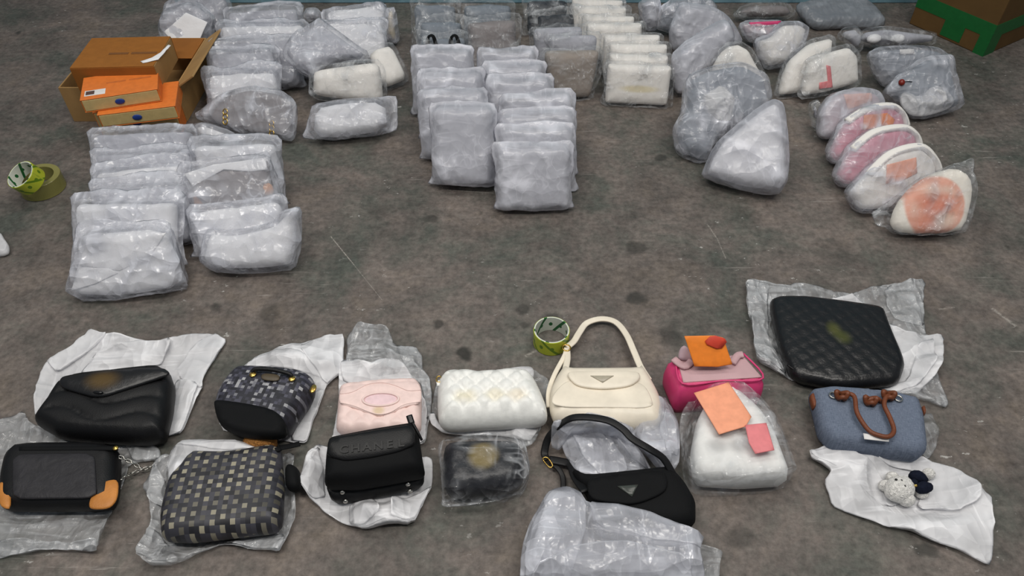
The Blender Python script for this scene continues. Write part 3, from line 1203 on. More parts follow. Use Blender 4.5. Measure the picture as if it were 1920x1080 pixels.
R, F = traced(W, 'grey frosted pack squeezed beside the cream row at the wall', g4,
              [(1195, 6), (1214, -6), (1238, -4), (1240, 30), (1232, 56), (1212, 60), (1200, 40)], ((1200, 62), (1238, 60)), 20, .05, imat='paper_grey', fmat='film', wr=.01)
R, F = traced(W, 'dark grey frosted pack behind the big grey-white pack', g4,
              [(1228, 54), (1236, 14), (1262, -6), (1330, -8), (1346, 14), (1330, 50), (1262, 66)], ((1236, 66), (1330, 62)), 22, .06, imat='slate', fmat='film', wr=.012)

# ---- fifth block
g5 = 'packs in the fifth block'
R, F = traced('clear_bag_of_goods', 'clear glossy bag with a grey-brown bag inside by the wall', None,
              [(1372, 28), (1388, 12), (1407, 4), (1475, 2), (1493, 26), (1474, 38), (1400, 40)], ((1382, 42), (1486, 40)), 30, .05, imat='brown_grey', fmat='film_clear', wr=.012, wf=22)
R, F = traced(W, 'frosted grey pack with a pink strip under its film', None,
              [(1382, 44), (1400, 37), (1466, 36), (1470, 60), (1440, 82), (1404, 82), (1388, 62)], ((1400, 86), (1462, 84)), 30, .06, imat='pinkgrey', fmat='film', wr=.007)
plate('pink_strip', F, F.P([(1404, 42), (1464, 39), (1462, 46), (1408, 51)], .036), .037, .004, M['hot_pink'], R)
R, F = traced(W, 'cream and white bundled pack between the pink-strip pack and the cream pair', None,
              [(1412, 72), (1440, 64), (1464, 40), (1497, 39), (1516, 52), (1506, 90), (1470, 128), (1434, 131), (1420, 105)], ((1430, 134), (1490, 126)), 35, .065, imat='cream', fmat='film', wr=.01)
R, F = traced('cream_wrapped_pack', 'cream pack in glossy film behind the cream pack with the red mark', None,
              [(1452, 187), (1462, 140), (1476, 108), (1515, 74), (1564, 62), (1560, 110), (1530, 170), (1500, 182)], ((1450, 184), (1540, 164)), 26, .05, imat='cream', fmat='film_clear', wr=.008)
R, F = traced('cream_wrapped_pack', 'cream pack in glossy film with a red mark on the front', None,
              [(1496, 187), (1502, 140), (1512, 110), (1560, 88), (1592, 80), (1611, 100), (1613, 160), (1578, 172), (1540, 182)], ((1500, 194), (1612, 172)), 26, .04, imat='cream', fmat='film_clear', wr=.006)
plate('red_mark', F, F.P([(1549, 122), (1557, 124), (1561, 164), (1536, 167), (1536, 155), (1552, 152)], .026), .0265, .0012, M['rose_card'], R)

# pink domes
circ = None
pk = 'pink_dome_pack'
g6 = 'domed packs leaning in a line'
specs = [
    ([(1536, 262), (1537, 205), (1560, 174), (1603, 163), (1643, 170), (1654, 192), (1640, 236), (1600, 256)], ((1540, 268), (1650, 246)), 'pinkgrey', 'pink domed pack with an orange card behind the row', 'film_milky'),
    ([(1550, 286), (1580, 222), (1620, 198), (1667, 192), (1688, 208), (1696, 232), (1680, 280), (1640, 300), (1563, 312)], ((1558, 314), (1690, 284)), 'pinkcloth', 'pink domed pack with a bright orange card on top', 'film'),
    ([(1562, 332), (1590, 274), (1630, 242), (1687, 232), (1712, 246), (1719, 268), (1700, 322), (1650, 340), (1583, 355)], ((1578, 358), (1712, 326)), 'pinkcloth', 'pink domed pack without a card between two carded ones', 'film'),
    ([(1584, 362), (1620, 320), (1663, 281), (1720, 267), (1747, 290), (1756, 314), (1745, 370), (1690, 392), (1634, 400), (1607, 398)], ((1606, 402), (1752, 372)), 'cream', 'cream domed pack with an orange card and dark print', 'film'),
]
cards = [[(1582, 177), (1634, 174), (1636, 190), (1590, 206)], [(1620, 216), (1664, 212), (1678, 224), (1672, 240), (1618, 243)], None, [(1663, 309), (1718, 295), (1720, 325), (1690, 340), (1661, 345)]]
for (ol, base, im, lb, fm), cd in zip(specs, cards):
    R, F = traced(pk if im != 'cream' else 'domed_pack', lb, g6, ol, base, 34, .05, imat=im, fmat=fm, wr=.006, margin=.012, bulge=.002, iwr=.001)
    if im != 'pinkgrey':
        rim = [q_ for q_ in ol if q_[1] < max(p_[1] for p_ in ol) - 45]
        tube('white_rim', [F.w(F.uv(*q_)[0] * .965, F.uv(*q_)[1] * .965 - .006, .016) for q_ in rim], .006, M['cream'], R, 10, False, (.012, .008))
    if cd:
        plate('orange_card', F, F.P(cd, .028), .0272, .002, M['peach_card' if im in ('cream', 'pinkgrey') else 'orange_card'], R)
FQ = Frame((1672, 442), (1806, 436), 40, .02)
cx, cy = FQ.uv(1752, 388, .025)
blot = spot_mat('dome_print', (236, 230, 220), [(cx, cy, .088, .088, (226, 150, 124), .8, .06), (cx + .03, cy + .034, .028, .022, (228, 206, 190), .8, .6), (cx - .02, cy + .045, .03, .02, (230, 200, 182), .7, .6), (cx + .03, cy - .04, .03, .022, (230, 204, 186), .8, .6), (cx - .05, cy - .01, .02, .03, (230, 200, 182), .6, .6),
                                             (cx + .012, cy + .012, .05, .03, (214, 120, 92), .7, .5), (cx - .03, cy - .035, .035, .03, (214, 126, 100), .6, .6), (cx - .04, cy + .02, .02, .03, (214, 130, 104), .5, .6)], .8, .2, 26, .2)
R, F = traced('domed_pack', 'white domed pack in glossy film with a round reddish print', None,
              [(1634, 398), (1650, 388), (1690, 360), (1740, 328), (1790, 306), (1824, 296), (1826, 310), (1821, 335), (1824, 363), (1808, 433), (1770, 441), (1687, 441), (1664, 428), (1642, 424)],
              ((1672, 442), (1806, 436)), 40, .05, z0=.02, imat=blot, fmat='film_clear', wr=.007,
              inner_px=[(1668, 424), (1680, 385), (1708, 350), (1745, 326), (1788, 314), (1815, 330), (1820, 363), (1804, 430), (1770, 438), (1690, 438)])
R, F = traced('crumpled_film', 'small wad of clear film beside the line of domed packs', None,
              [(1518, 196), (1530, 184), (1538, 205), (1537, 238), (1528, 242), (1520, 222)], ((1522, 244), (1538, 242)), 30, .03, imat='paper_grey', fmat='film_clear', wr=.014, cat='plastic')

# ---- sixth block
g7 = 'grey packs at the right end'
R, F = traced(W, 'flat dull grey plastic pack lying by the blue wall', None,
              [(1487, 12), (1520, 4), (1612, -2), (1640, 16), (1662, 46), (1640, 54), (1570, 50), (1527, 54)], ((1522, 56), (1664, 52)), 72, .035, imat='slate', fmat='film_grey', wr=.006)
R, F = traced(W, 'clear frosted pack with white rolls inside at the right end', g7,
              [(1600, 78), (1616, 54), (1660, 48), (1700, 54), (1752, 60), (1754, 84), (1700, 92), (1640, 92)], ((1626, 96), (1754, 90)), 40, .06, imat='paper_grey', fmat='film_clear', wr=.012)
for cx in (1640, 1684):
    olr = [(F.uv(cx, 72, .035)[0] + .03 * math.cos(a), F.uv(cx, 72, .035)[1] + .018 * math.sin(a)) for a in [i * math.pi / 6 for i in range(12)]]
    puff('white_roll', F, olr, .03, .014, M['paper'], R, n_mid=.03, step=.008)
R, F = traced(W, 'slate grey pack with a small white label at the right end', g7,
              [(1626, 100), (1645, 88), (1700, 84), (1756, 88), (1778, 106), (1770, 140), (1720, 160), (1660, 166), (1640, 140)], ((1650, 168), (1775, 156)), 38, .06, imat='slate', fmat='film', wr=.01)
plate('label_tag', F, F.P([(1686, 93), (1713, 92), (1714, 101), (1687, 102)], .036), .038, .0015, M['white_label'], R)
R, F = traced(W, 'frosted pack with bunched white tissue and a red cherry charm', None,
              [(1654, 172), (1678, 144), (1727, 106), (1780, 101), (1788, 150), (1803, 202), (1784, 211), (1717, 227), (1688, 202)], ((1680, 218), (1800, 206)), 46, .07, imat='slate', fmat='film', wr=.013)
olr = resample(ccw(chaikin(F.P([(1690, 176), (1702, 170), (1726, 182), (1744, 160), (1770, 158), (1795, 188), (1780, 206), (1718, 222), (1692, 198)], .04), 2)), .012)
puff('tissue', F, olr, .03, .03, M['film_white'], R, n_mid=.032, step=.007, wr=.026, wf=34, seed=5)
x, u = F.uv(1690, 155, .05)
olr = [(x + .011 * math.cos(a), u + .012 * math.sin(a)) for a in [i * math.pi / 6 for i in range(12)]]
puff('red_charm', F, olr, .022, .011, plain('cherry_red', (124, 34, 24), .3), R, n_mid=.052, step=.006)
tube('charm_stem', [F.w(x, u, .055), F.w(x + .018, u - .001, .06), F.w(x + .034, u - .003, .058)], .002, M['navy_black'], R, 6)
R, F = traced(W, 'loose grey film pack beside the cream pack with the red mark', g7,
              [(1570, 66), (1580, 52), (1604, 48), (1622, 70), (1614, 98), (1604, 96)], ((1580, 104), (1616, 102)), 40, .04, imat='paper_grey', fmat='film_clear', wr=.012)


# ------------------------------------------------------------------ cartons
def carton(name, label, pts, z, hgt, mats, open_top=False, th=.005):
    """pts: front-left, front-right, back-right pixels of the bottom at height z"""
    a, b, c = G(pts[0], z), G(pts[1], z), G(pts[2], z)
    X = b - a
    x1 = X.normalized()
    Y = (c - b) - x1 * (c - b).dot(x1)
    y1 = Y.normalized()
    R = thing(name, label, 'box', None, (a.x, a.y, z))
    Zv = Vector((0, 0, hgt))
    boxmesh('front_panel', a, X, y1 * th, Zv, mats[0], R)
    boxmesh('back_panel', a + Y - y1 * th, X, y1 * th, Zv, mats[0], R)
    boxmesh('side_panel', a + y1 * th, x1 * th, Y - y1 * 2 * th, Zv, mats[1], R)
    boxmesh('side_panel', b + y1 * th - x1 * th, x1 * th, Y - y1 * 2 * th, Zv, mats[1], R)
    boxmesh('bottom_panel', a + x1 * th + y1 * th, X - x1 * 2 * th, Y - y1 * 2 * th, Vector((0, 0, th)), mats[0], R)
    if not open_top:
        boxmesh('lid_panel', a + Zv + x1 * .001 + y1 * .001, X - x1 * .002, Y - y1 * .002, Vector((0, 0, .003)), mats[2], R)
    return R, a, X, Y, x1, y1


# pale open carton under the brown one
R, a, X, Y, x1, y1 = carton('open_carton', 'pale open cardboard carton under the brown carton', [(139, 228), (352, 228), (372, 132)], 0, .135,
                            [M['carton_pale'], M['carton_pale'], M['carton']], True)
top = a + Vector((0, 0, .135))
b = top + X
boxmesh('flap', b, Y * .96, (x1 * .07 + Vector((0, 0, .045))), x1 * .004 - Vector((0, 0, .005)), M['carton_pale'], R)
boxmesh('flap', top + X * .62 + Y * .55 , X * .37, Y * .42, Vector((0, 0, .004)), M['carton'], R)
# brown carton on top of it
t0 = .140
R, a, X, Y, x1, y1 = carton('brown_carton', 'closed brown cardboard carton with a torn white end', [(150, 172), (304, 168), (322, 111)], t0, .085,
                            [M['carton'], M['carton_pale'], spot_mat('carton_lid_print', (150, 96, 40), [], .75, .25)], False)
zt = Vector((0, 0, .0885))
ptx = a + zt + X * .86 + Y * .08
ol = [(0, 0), (.045, .02), (.052, .07), (.06, .12), (.05, .125), (.038, .07), (.02, .035), (-.012, .012)]
FR = Frame((0, 0), (1, 0), 90, 0)
FR.O = ptx
FR.X = x1
FR.U = y1
FR.N = Vector((0, 0, 1))
FP = Frame((0, 0), (1, 0), 90, 0)
FP.O = a + zt
FP.X, FP.U, FP.N = x1, y1, Vector((0, 0, 1))
for (xa, xb) in ((.10, .165), (.175, .26)):
    plate('print_mark', FP, [(xa, .085), (xb, .085), (xb, .098), (xa, .098)], .0002, .0004, plain('brown_print', (120, 76, 34), .7), R, flat=True)
plate('torn_edge', FR, ol, 0, .002, M['paper'], R, fn=lambda x, u, d: .003 * fbm(x * 60, u * 60, 3))


# orange boxes
def orange_box(label, fl, fr, z, dep, hgt, sticker=False):
    a, b = G(fl, z), G(fr, z)
    X = b - a
    x1 = X.normalized()
    y1 = Vector((-x1.y, x1.x, 0))
    Zv = Vector((0, 0, 1))
    R = thing('orange_box', label, 'box', 'orange gift boxes stacked by the cartons', (a.x, a.y, z))
    boxmesh('body', a + y1 * .004 + Zv * .003, X, y1 * (dep - .004), Zv * (hgt - .006), M['orange_box'], R)
    df = boxmesh('drawer_front', a + x1 * .004 + Zv * .004, X - x1 * .008, y1 * .006, Zv * (hgt - .008), M['ivory_box'], R)
    ld = boxmesh('lid', a + Zv * (hgt - .003), X, y1 * dep, Zv * .003, M['orange_box'], R)
    boxmesh('base_board', a, X, y1 * dep, Zv * .003, M['orange_box'], R)
    mid = a + X * .48 + Zv * (hgt * .5) - y1 * .001
    FR = Frame((0, 0), (1, 0), 90, 0)
    FR.O = mid
    FR.X = x1
    FR.U = Zv
    FR.N = -y1
    plate('pull_ribbon', FR, [(.015 * math.cos(t), .010 * math.sin(t)) for t in [i * math.pi / 6 for i in range(12)]], 0, .003, M['blue_ribbon'], df, step=.006)
    if sticker:
        FR2 = Frame((0, 0), (1, 0), 90, 0)
        FR2.O = a + Zv * (hgt + .0002)
        FR2.X = x1
        FR2.U = y1
        FR2.N = Zv
        for (xa, xb) in ((.075, .135), (.145, .215)):
            plate('print_mark', FR2, [(xa, .085), (xb, .085), (xb, .094), (xa, .094)], 0, .0004, plain('orange_print', (196, 106, 46), .6), ld, flat=True)
        plate('sticker', FR2, [(.012, .02), (.075, .02), (.075, .055), (.012, .055)], 0, .0006, M['white_label'], ld, flat=True)
        plate('sticker_print', FR2, [(.016, .026), (.042, .026), (.042, .049), (.016, .049)], .0009, .0004, plain('dark_print', (86, 62, 56), .6), ld, flat=True)
    return R


L = X.length
orange_box('bottom orange gift box of the stack, mostly hidden', (194, 259), (344, 248), .0, .165, .10)
orange_box('middle orange gift box of the stack, shifted sideways, with an ivory front', (192, 240), (337, 222), .101, .165, .048)
orange_box('topmost orange gift box of the stack with a white sticker', (160, 212), (304, 190), .150, .150, .046, True)

# green printed carton at the right
a, b, c = G((1704, 44)), G((1842, 106)), G((1960, 82))
X = b - a
x1 = X.normalized()
y1 = Vector((-x1.y, x1.x, 0))
if y1.y < 0:
    y1 = -y1
dep = (c - b).dot(y1)
R = thing('green_printed_carton', 'large brown carton with green printed bands beside the grey packs', 'box', None, (b.x, b.y, 0))
H = .34
dep = max(dep, .42)
boxmesh('carton_body', a, X, y1 * dep, Vector((0, 0, H)), M['carton_dull'], R, .004)
zb = .075
e = .0015
boxmesh('green_band', a - y1 * e + Vector((0, 0, zb)), X + x1 * e, y1 * e, Vector((0, 0, .055)), M['green_tape'], R, 0)
boxmesh('green_band', b + Vector((0, 0, zb)), x1 * e, y1 * dep, Vector((0, 0, .055)), M['green_tape'], R, 0)
boxmesh('green_band', b - x1 * .045 - y1 * e * 1.2, x1 * (.045 + e), y1 * e * 1.2, Vector((0, 0, zb + .02)), M['green_tape'], R, 0)
boxmesh('green_band', b, x1 * e * 1.2, y1 * .07, Vector((0, 0, zb + .02)), M['green_tape'], R, 0)
boxmesh('green_band', a + X * .42 - y1 * e * 1.2 + Vector((0, 0, .012)), X * .26, y1 * e * 1.2, Vector((0, 0, .065)), M['green_tape'], R, 0)


# ------------------------------------------------------------------ tape rolls
def lathe(name, prof_pts, mat, parent, M4, seg=72):
    V = []
    fc = []
    uv = []
    n = len(prof_pts)
    for i in range(seg):
        a = 2 * math.pi * i / seg
        for (r, z) in prof_pts:
            V.append(tuple(M4 @ Vector((r * math.cos(a), r * math.sin(a), z))))
            uv.append((a / (2 * math.pi), z))
    for i in range(seg):
        j = (i + 1) % seg
        for k in range(n):
            l = (k + 1) % n
            fc.append((i * n + k, j * n + k, j * n + l, i * n + l))
    return mesh(name, V, fc, mat, parent, False, uv)


def tape_print(name, base, ink, slant=1.0):
    t = NT(name)
    v = t.uv()
    sep = t.n('ShaderNodeSeparateXYZ')
    t.l(v, sep.inputs[0])
    a = t.math('MULTIPLY', sep.outputs[0], 5.0)
    z = t.math('MULTIPLY', sep.outputs[1], 1 / .048)
    st = t.math('FRACT', t.math('ADD', a, t.math('MULTIPLY', z, slant * .8)))
    m1 = t.math('LESS_THAN', st, .16)
    dx = t.math('SUBTRACT', t.math('FRACT', t.math('MULTIPLY', sep.outputs[0], 10.0)), .5)
    dz = t.math('MULTIPLY', t.math('SUBTRACT', z, .5), 1.4)
    rr = t.math('ADD', t.math('MULTIPLY', dx, dx), t.math('MULTIPLY', dz, dz))
    m2 = t.math('LESS_THAN', rr, .035)
    m = t.math('MAXIMUM', m1, m2)
    t.col(t.mix(m, lin(base), lin(ink)))
    t.setp(.3, 0, .5)
    return t.m


M['tape_core'] = tape_print('printed_tape_core', (214, 218, 206), (32, 96, 52), .7)
M['tape_out'] = tape_print('printed_tape_outside', (176, 186, 52), (96, 128, 30), 1.0)
tt = NT('translucent_yellow_tape')
tt.col((150, 146, 84))
tt.setp(.25, 0, .5)
tt.b.inputs['Alpha'].default_value = .72
M['tape_clear'] = tt.m


def tape_roll(label, loc, tiltx, tilty, R0, r0, hgt, outer, core, name='tape_roll'):
    root = thing(name, label, 'tape', None, loc)
    M4 = Matrix.Translation(Vector(loc)) @ Matrix.Rotation(tiltx, 4, 'X') @ Matrix.Rotation(tilty, 4, 'Y')
    lathe('tape_winding', [(r0 + .003, 0), (R0 - .001, 0), (R0, .001), (R0, hgt - .001), (R0 - .001, hgt), (r0 + .003, hgt)], outer, root, M4)
    lathe('cardboard_core', [(r0, 0), (r0 + .003, 0), (r0 + .003, hgt), (r0, hgt)], core, root, M4)
    return root


p = G((1033, 642))
tape_roll('yellow-green printed tape roll standing beside the ivory shoulder bag', (p.x, p.y, .001), 0, 0, .046, .0415, .048, M['tape_out'], M['tape_core'])
p = G((83, 354))
tape_roll('dull yellow translucent tape roll lying on the floor', (p.x, p.y, .001), 0, 0, .066, .048, .05, M['tape_clear'], M['tape_clear'])
p2 = G((56, 332), .08)
tape_roll('green printed tape roll leaning on the translucent roll', (p2.x, p2.y, .062), math.radians(22), math.radians(-16), .047, .042, .045, M['tape_out'], M['tape_core'])

# film scrap at the left edge
F = Frame((-20, 476), (18, 478), 70, .01)
sc = chaikin(F.P([(-30, 430), (0, 434), (8, 448), (18, 462), (14, 480), (-30, 482)]), 2)
V, fc, uv, dn = puff_data(F, sc, .03, .02, step=.007, wr=.012, wf=30, seed=3, want_dens=True)
o = mesh('film_scrap', V, fc, M['film_white'], None, True, uv, (F.O.x, F.O.y, 0), dn)
tag(o, 'crumpled scrap of white film lying past the tape rolls', 'plastic')

# ------------------------------------------------------------------ film sheets on the floor
def sheet(name, label, px, mat, amp=.012, zb=.002, press=(), wf=11.0, lifts=(), group=None, smooth=1, step=.010, under=.35, cat='plastic', edge_up=0.0, pz=.003,
          drape=(), folds=(), q=.12):
    # the outline is traced at the sheet's usual height: low for a flat sheet, higher where it lies over a bag
    F = Frame((900, 800), (1000, 800), 90, (1.1 * max(q_[1] for q_ in drape) + amp * .3) if drape else amp * .35)
    c = G((sum(p[0] for p in px) / len(px), sum(p[1] for p in px) / len(px)))

    def layer(px, sd, zb, nm, parent, dfac=1.0):
        ol = grow(resample(ccw(chaikin(F.P(px), smooth, q)), step), 0, .004, sd, 25)
        P, tri, d = triangulate(ol, step, [step * .35], rnd=sd)
        x, u = P[:, 0], P[:, 1]
        e = np.clip(d / .03, .0, 1)
        w1 = wrinkle(x, u, sd, wf)
        h = amp * (w1 - .1 + .5 * fbm(x * 7, u * 7, sd + 5)) * (.3 + .7 * e)
        h += edge_up * np.clip(1 - d / .03, 0, 1) * np.clip(2 * fbm(x * 12, u * 12, sd + 9) - .7, 0, 1)
        for poly in press:
            pp = resample(ccw(F.P(poly)), .02)
            s = dist(P, pp) * np.where(inside(P, pp), -1, 1)
            k = np.clip((s - .004) / .03, 0, 1)
            h = h * k + (1 - k) * np.minimum(h, pz * .3)
        for (lx, ly, rad, hh) in lifts:
            qq = F.uv(lx, ly)
            dd = np.hypot(x - qq[0], u - qq[1]) / rad
            h += hh * np.exp(-dd ** 2 * 1.5) * (.6 + .8 * w1)
        for (poly, hh, fall) in drape:
            pp = resample(ccw(F.P(poly)), .02)
            s = dist(P, pp) * np.where(inside(P, pp), -1, 1)
            k = 1 - np.clip(s / fall, 0, 1)
            k = k * k * (3 - 2 * k)
            h = np.maximum(h, hh * k + amp * .6 * w1)
        zt = zb + np.maximum(h, 0)
        lo = np.maximum(zb + h * under - .0006, .0008)
        bd = d < 1e-5
        ins = np.where(~bd)[0]
        bidx = np.arange(len(P))
        bidx[ins] = len(P) + np.arange(len(ins))
        V = F.arr(np.concatenate([x, x[ins]]), np.concatenate([u, u[ins]]), np.zeros(len(x) + len(ins)))
        Z = np.concatenate([zt, lo[ins]])
        V[:, 2] = Z
        fc = list(tri) + [(bidx[c_], bidx[b_], bidx[a_]) for a_, b_, c_ in tri]
        dn = film_dens(d, w1) * dfac
        return mesh(nm, V, fc, M[mat], parent, True, np.concatenate([P, P[ins]]), (c.x, c.y, 0), np.concatenate([dn, dn[ins]]))
    sd = nseed()
    o = layer(px, sd, zb, name, None)
    tag(o, label, cat, group)
    for k, fp in enumerate(folds):
        layer(fp, sd, zb + .0022 * (k + 1), 'film_fold', o)
    return o


def bagroot(name, label, F, cat='handbag', group=None):
    return thing(name, label, cat, group, (F.O.x, F.O.y, 0))


def flat_frame(bl, br, z):
    return Frame(bl, br, 90, z)


def sm(F, px, n=0.0, it=2, q=.22):
    return chaikin(F.P(px, n), it, q)


def chain(name, pts, mat, parent, L=.010, rr=.0014):
    P = [Vector(p) for p in pts]
    Q = []
    for i in range(len(P) - 1):
        n = max(1, int((P[i + 1] - P[i]).length / (L * .8)))
        for k in range(n):
            Q.append((P[i].lerp(P[i + 1], (k + .5) / n), (P[i + 1] - P[i]).normalized()))
    V, fc = [], []
    for j, (c, t) in enumerate(Q):
        s = t.cross(Vector((0, 0, 1))).normalized()
        w = s.cross(t).normalized()
        side = (s if j % 2 == 0 else (s * .4 + w * .9).normalized())
        nrm = t.cross(side).normalized()
        for a in range(10):
            an = 2 * math.pi * a / 10
            cen = c + t * (math.cos(an) * L * .62) + side * (math.sin(an) * L * .36)
            out = (t * math.cos(an) + side * math.sin(an)).normalized()
            for b in range(5):
                bn = 2 * math.pi * b / 5
                V.append(cen + out * (math.cos(bn) * rr) + nrm * (math.sin(bn) * rr))
        o = j * 50
        for a in range(10):
            for b in range(5):
                a2, b2 = (a + 1) % 10, (b + 1) % 5
                fc.append((o + a * 5 + b, o + a2 * 5 + b, o + a2 * 5 + b2, o + a * 5 + b2))
    return mesh(name, [tuple(v) for v in V], fc, mat, parent)


def disc(name, F, x, u, n, r, t, mat, parent, ry=None):
    ry = ry or r
    ol = [(x + r * math.cos(a), u + ry * math.sin(a)) for a in [i * math.pi / 8 for i in range(16)]]
    return plate(name, F, ol, n, t, mat, parent, step=r * .6)


def ring_band(name, F, x, u, n, rx, ry, w, mat, parent, r=.0025):
    pts = [F.w(x + rx * math.cos(a), u + ry * math.sin(a), n) for a in [i * math.pi / 10 for i in range(20)]]
    return tube(name, pts, r, mat, parent, 6, True)


def quilt(s, amp, ang=0.0):
    ca, sa = math.cos(ang), math.sin(ang)

    def f(x, u, d):
        a = (x * ca - u * sa)
        b = (x * sa + u * ca)
        q = np.abs(np.sin(math.pi * (a + b) / s)) * np.abs(np.sin(math.pi * (a - b) / s))
        return amp * (q ** .38 - .6)
    return f


# 1 --- black bag with wavy quilting on a white film
f1 = [(66, 794), (92, 758), (112, 726), (150, 708), (300, 692), (320, 702), (328, 726), (324, 770), (311, 822), (270, 831), (112, 820)]
sheet('white_film_sheet', 'white film spread under the black wave-quilted bag', [(62, 786), (74, 720), (92, 684), (165, 640), (175, 630), (210, 634), (265, 646), (330, 644), (400, 624), (426, 638), (405, 672), (384, 702), (378, 730), (362, 766), (341, 810), (300, 818), (180, 812), (110, 800)],
      'film_white', .02, .002, [f1], edge_up=.03, wf=8, folds=([(330, 690), (400, 624), (426, 638), (405, 672), (384, 702), (378, 730), (340, 712)], [(92, 684), (165, 640), (175, 628), (210, 634), (160, 672), (110, 700)], [(180, 668), (260, 650), (330, 646), (300, 690), (150, 704)], [(330, 716), (374, 720), (360, 770), (341, 812), (312, 820), (326, 770)]))
F = flat_frame((112, 820), (270, 831), .042)
R = bagroot('black_wave_bag', 'black leather flap bag with wave quilting lying on white film', F)
wv = lambda x, u, d: .007 * (np.abs(np.sin(math.pi * (u + .014 * np.cos(x * 2 * math.pi / .19 + .4)) / .045)) ** .3 - .85)
puff('body', F, sm(F, f1, 0, 2, .1), .072, .024, M['black_leather'], R, step=.006, fn=wv, bulge=.003)
gf = F.uv(192, 712, .05)
fp = plate('flap', F, sm(F, [(109, 714), (120, 703), (200, 694), (302, 686), (322, 700), (290, 712), (240, 728), (186, 746), (140, 734), (115, 726)], .045), .044, .006,
      spot_mat('flap_leather', (20, 20, 22), [(gf[0], gf[1], .032, .022, (104, 80, 34), .6, .7)], .38, .5, 60, .1), R,
      fn=lambda x, u, d: -.004 * np.clip(1 - d / .03, 0, 1) ** 2)
xx, uu = F.uv(184, 736, .05)
disc('clasp', F, xx, uu, .050, .012, .003, M['black_gloss'], fp, .004)

# 2 --- black bag with tan corners
f2 = [(10, 862), (34, 834), (226, 834), (226, 902), (221, 938), (204, 956), (18, 957), (0, 950), (2, 900)]
sheet('clear_plastic_bag', 'clear plastic bag under the black bag with tan corners', [(-40, 800), (20, 786), (44, 772), (62, 800), (113, 820), (163, 817), (231, 828), (300, 838), (300, 862), (240, 868), (228, 910), (207, 958), (184, 1038), (90, 1030), (0, 1046), (-60, 1050)],
      'film_sheet', .028, .002, [f2], edge_up=.03, wf=9, folds=([(0, 1020), (60, 1010), (130, 1022), (188, 1016), (184, 1038), (90, 1032), (0, 1046)], [(232, 830), (300, 838), (300, 862), (250, 866)]))
F = flat_frame((18, 957), (204, 957), .034)
R = bagroot('tan_corner_bag', 'black bag with tan leather corners and a silver chain', F)
puff('body', F, sm(F, f2, 0, 2, .18), .06, .026, M['black_leather'], R, step=.011, bulge=.002)
plate('front_panel', F, sm(F, [(24, 852), (178, 850), (182, 934), (24, 936)], .032, 2, .1), .031, .004, soft_mat('charcoal_panel', (46, 45, 48), .2, .5, .15, 40), R)
plate('corner_patch', F, sm(F, [(170, 957), (168, 944), (180, 918), (198, 904), (224, 900), (222, 938), (206, 956)], .022, 2), .024, .005, M['tan'], R)
plate('corner_patch', F, sm(F, [(-1, 906), (14, 902), (22, 915), (22, 955), (12, 956), (0, 948)], .022, 2), .024, .005, M['tan'], R)
plate('zip_tape', F, F.P([(36, 838), (222, 837), (222, 845), (36, 846)], .03), .03, .003, M['black_fabric'], R)
xx, uu = F.uv(218, 842, .03)
disc('zip_stop', F, xx, uu, .033, .006, .004, M['gold'], R)
z = .03
chain('chain', [G((224, 856), .04), G((245, 866), .03), G((268, 880), .012), G((286, 874), .012), G((303, 862), .014)], M['steel'], R)
chain('chain', [G((226, 899), .03), G((245, 888), .012), G((268, 880), .016)], M['steel'], R)

# 3 --- dark checked boston bag
f3 = [(403, 762), (420, 728), (442, 702), (462, 695), (560, 701), (592, 715), (590, 740), (566, 775), (536, 820), (455, 817), (412, 797)]
sheet('white_film_sheet', 'white film wrapped round the dark checked bag with a black base', [(436, 706), (456, 688), (482, 671), (540, 654), (617, 631), (648, 633), (642, 700), (612, 728), (600, 760), (587, 792), (575, 834), (540, 828), (500, 815), (407, 805)],
      'film_white', .016, .002, [f3], edge_up=.02, lifts=((600, 700, .05, .02), (530, 680, .06, .025)), folds=([(440, 702), (482, 672), (560, 666), (600, 690), (618, 720), (600, 716), (560, 698), (470, 692)], [(560, 655), (617, 631), (648, 633), (642, 700), (612, 728)], [(610, 735), (588, 790), (575, 834), (545, 826), (566, 780), (592, 735)]))
F = flat_frame((415, 805), (536, 822), .05)
R = bagroot('dark_checked_bag', 'dark grey checked bag with a black base and gold fittings', F)
puff('body', F, sm(F, f3, 0), .09, .03, M['canvas_a'], R, step=.011, bulge=.006)
plate('base_panel', F, sm(F, [(402, 764), (412, 757), (470, 765), (515, 775), (537, 792), (537, 821), (455, 818), (412, 798)], .03), .020, .030, M['black_fabric'], R)
plate('brand_plate', F, sm(F, [(492, 702), (526, 705), (524, 718), (490, 715)], .05), .054, .003, plain('brown_plate', (78, 68, 52), .5), R)
for (a, b_) in ((475, 704), (548, 712)):
    xx, uu = F.uv(a, b_, .05)
    disc('gold_rivet', F, xx, uu, .053, .008, .004, M['gold'], R)
for (a, b_, c_, e_) in ((470, 696, 486, 690), (545, 703, 560, 699)):
    xx, uu = F.uv(a, b_, .05)
xx, uu = F.uv(588, 732, .03)
disc('gold_ring', F, xx, uu, .035, .007, .004, M['gold'], R, .012)
ring_band('gold_ring', F, *F.uv(440, 710, .03), .034, .006, .010, 0, M['gold'], R)
tube('handle', [F.w(*F.uv(474, 700, .05), .055), F.w(*F.uv(480, 692, .06), .06), F.w(*F.uv(510, 694, .06), .062), F.w(*F.uv(540, 700, .06), .06), F.w(*F.uv(548, 708, .05), .055)], .005, M['black_leather'], R)
p = G((488, 824))
V, fc = [], []
o = bpy.data.objects.new('x', None)
bpy.data.objects.remove(o)
F = flat_frame((450, 842), (525, 842), .04)
xx, uu = F.uv(488, 830)
V, fc, uv = puff_data(F, [(xx + .038 * math.cos(a), uu + .022 * math.sin(a)) for a in [i * math.pi / 10 for i in range(20)]], .048, .022, step=.006, wr=.006, wf=60, seed=4)
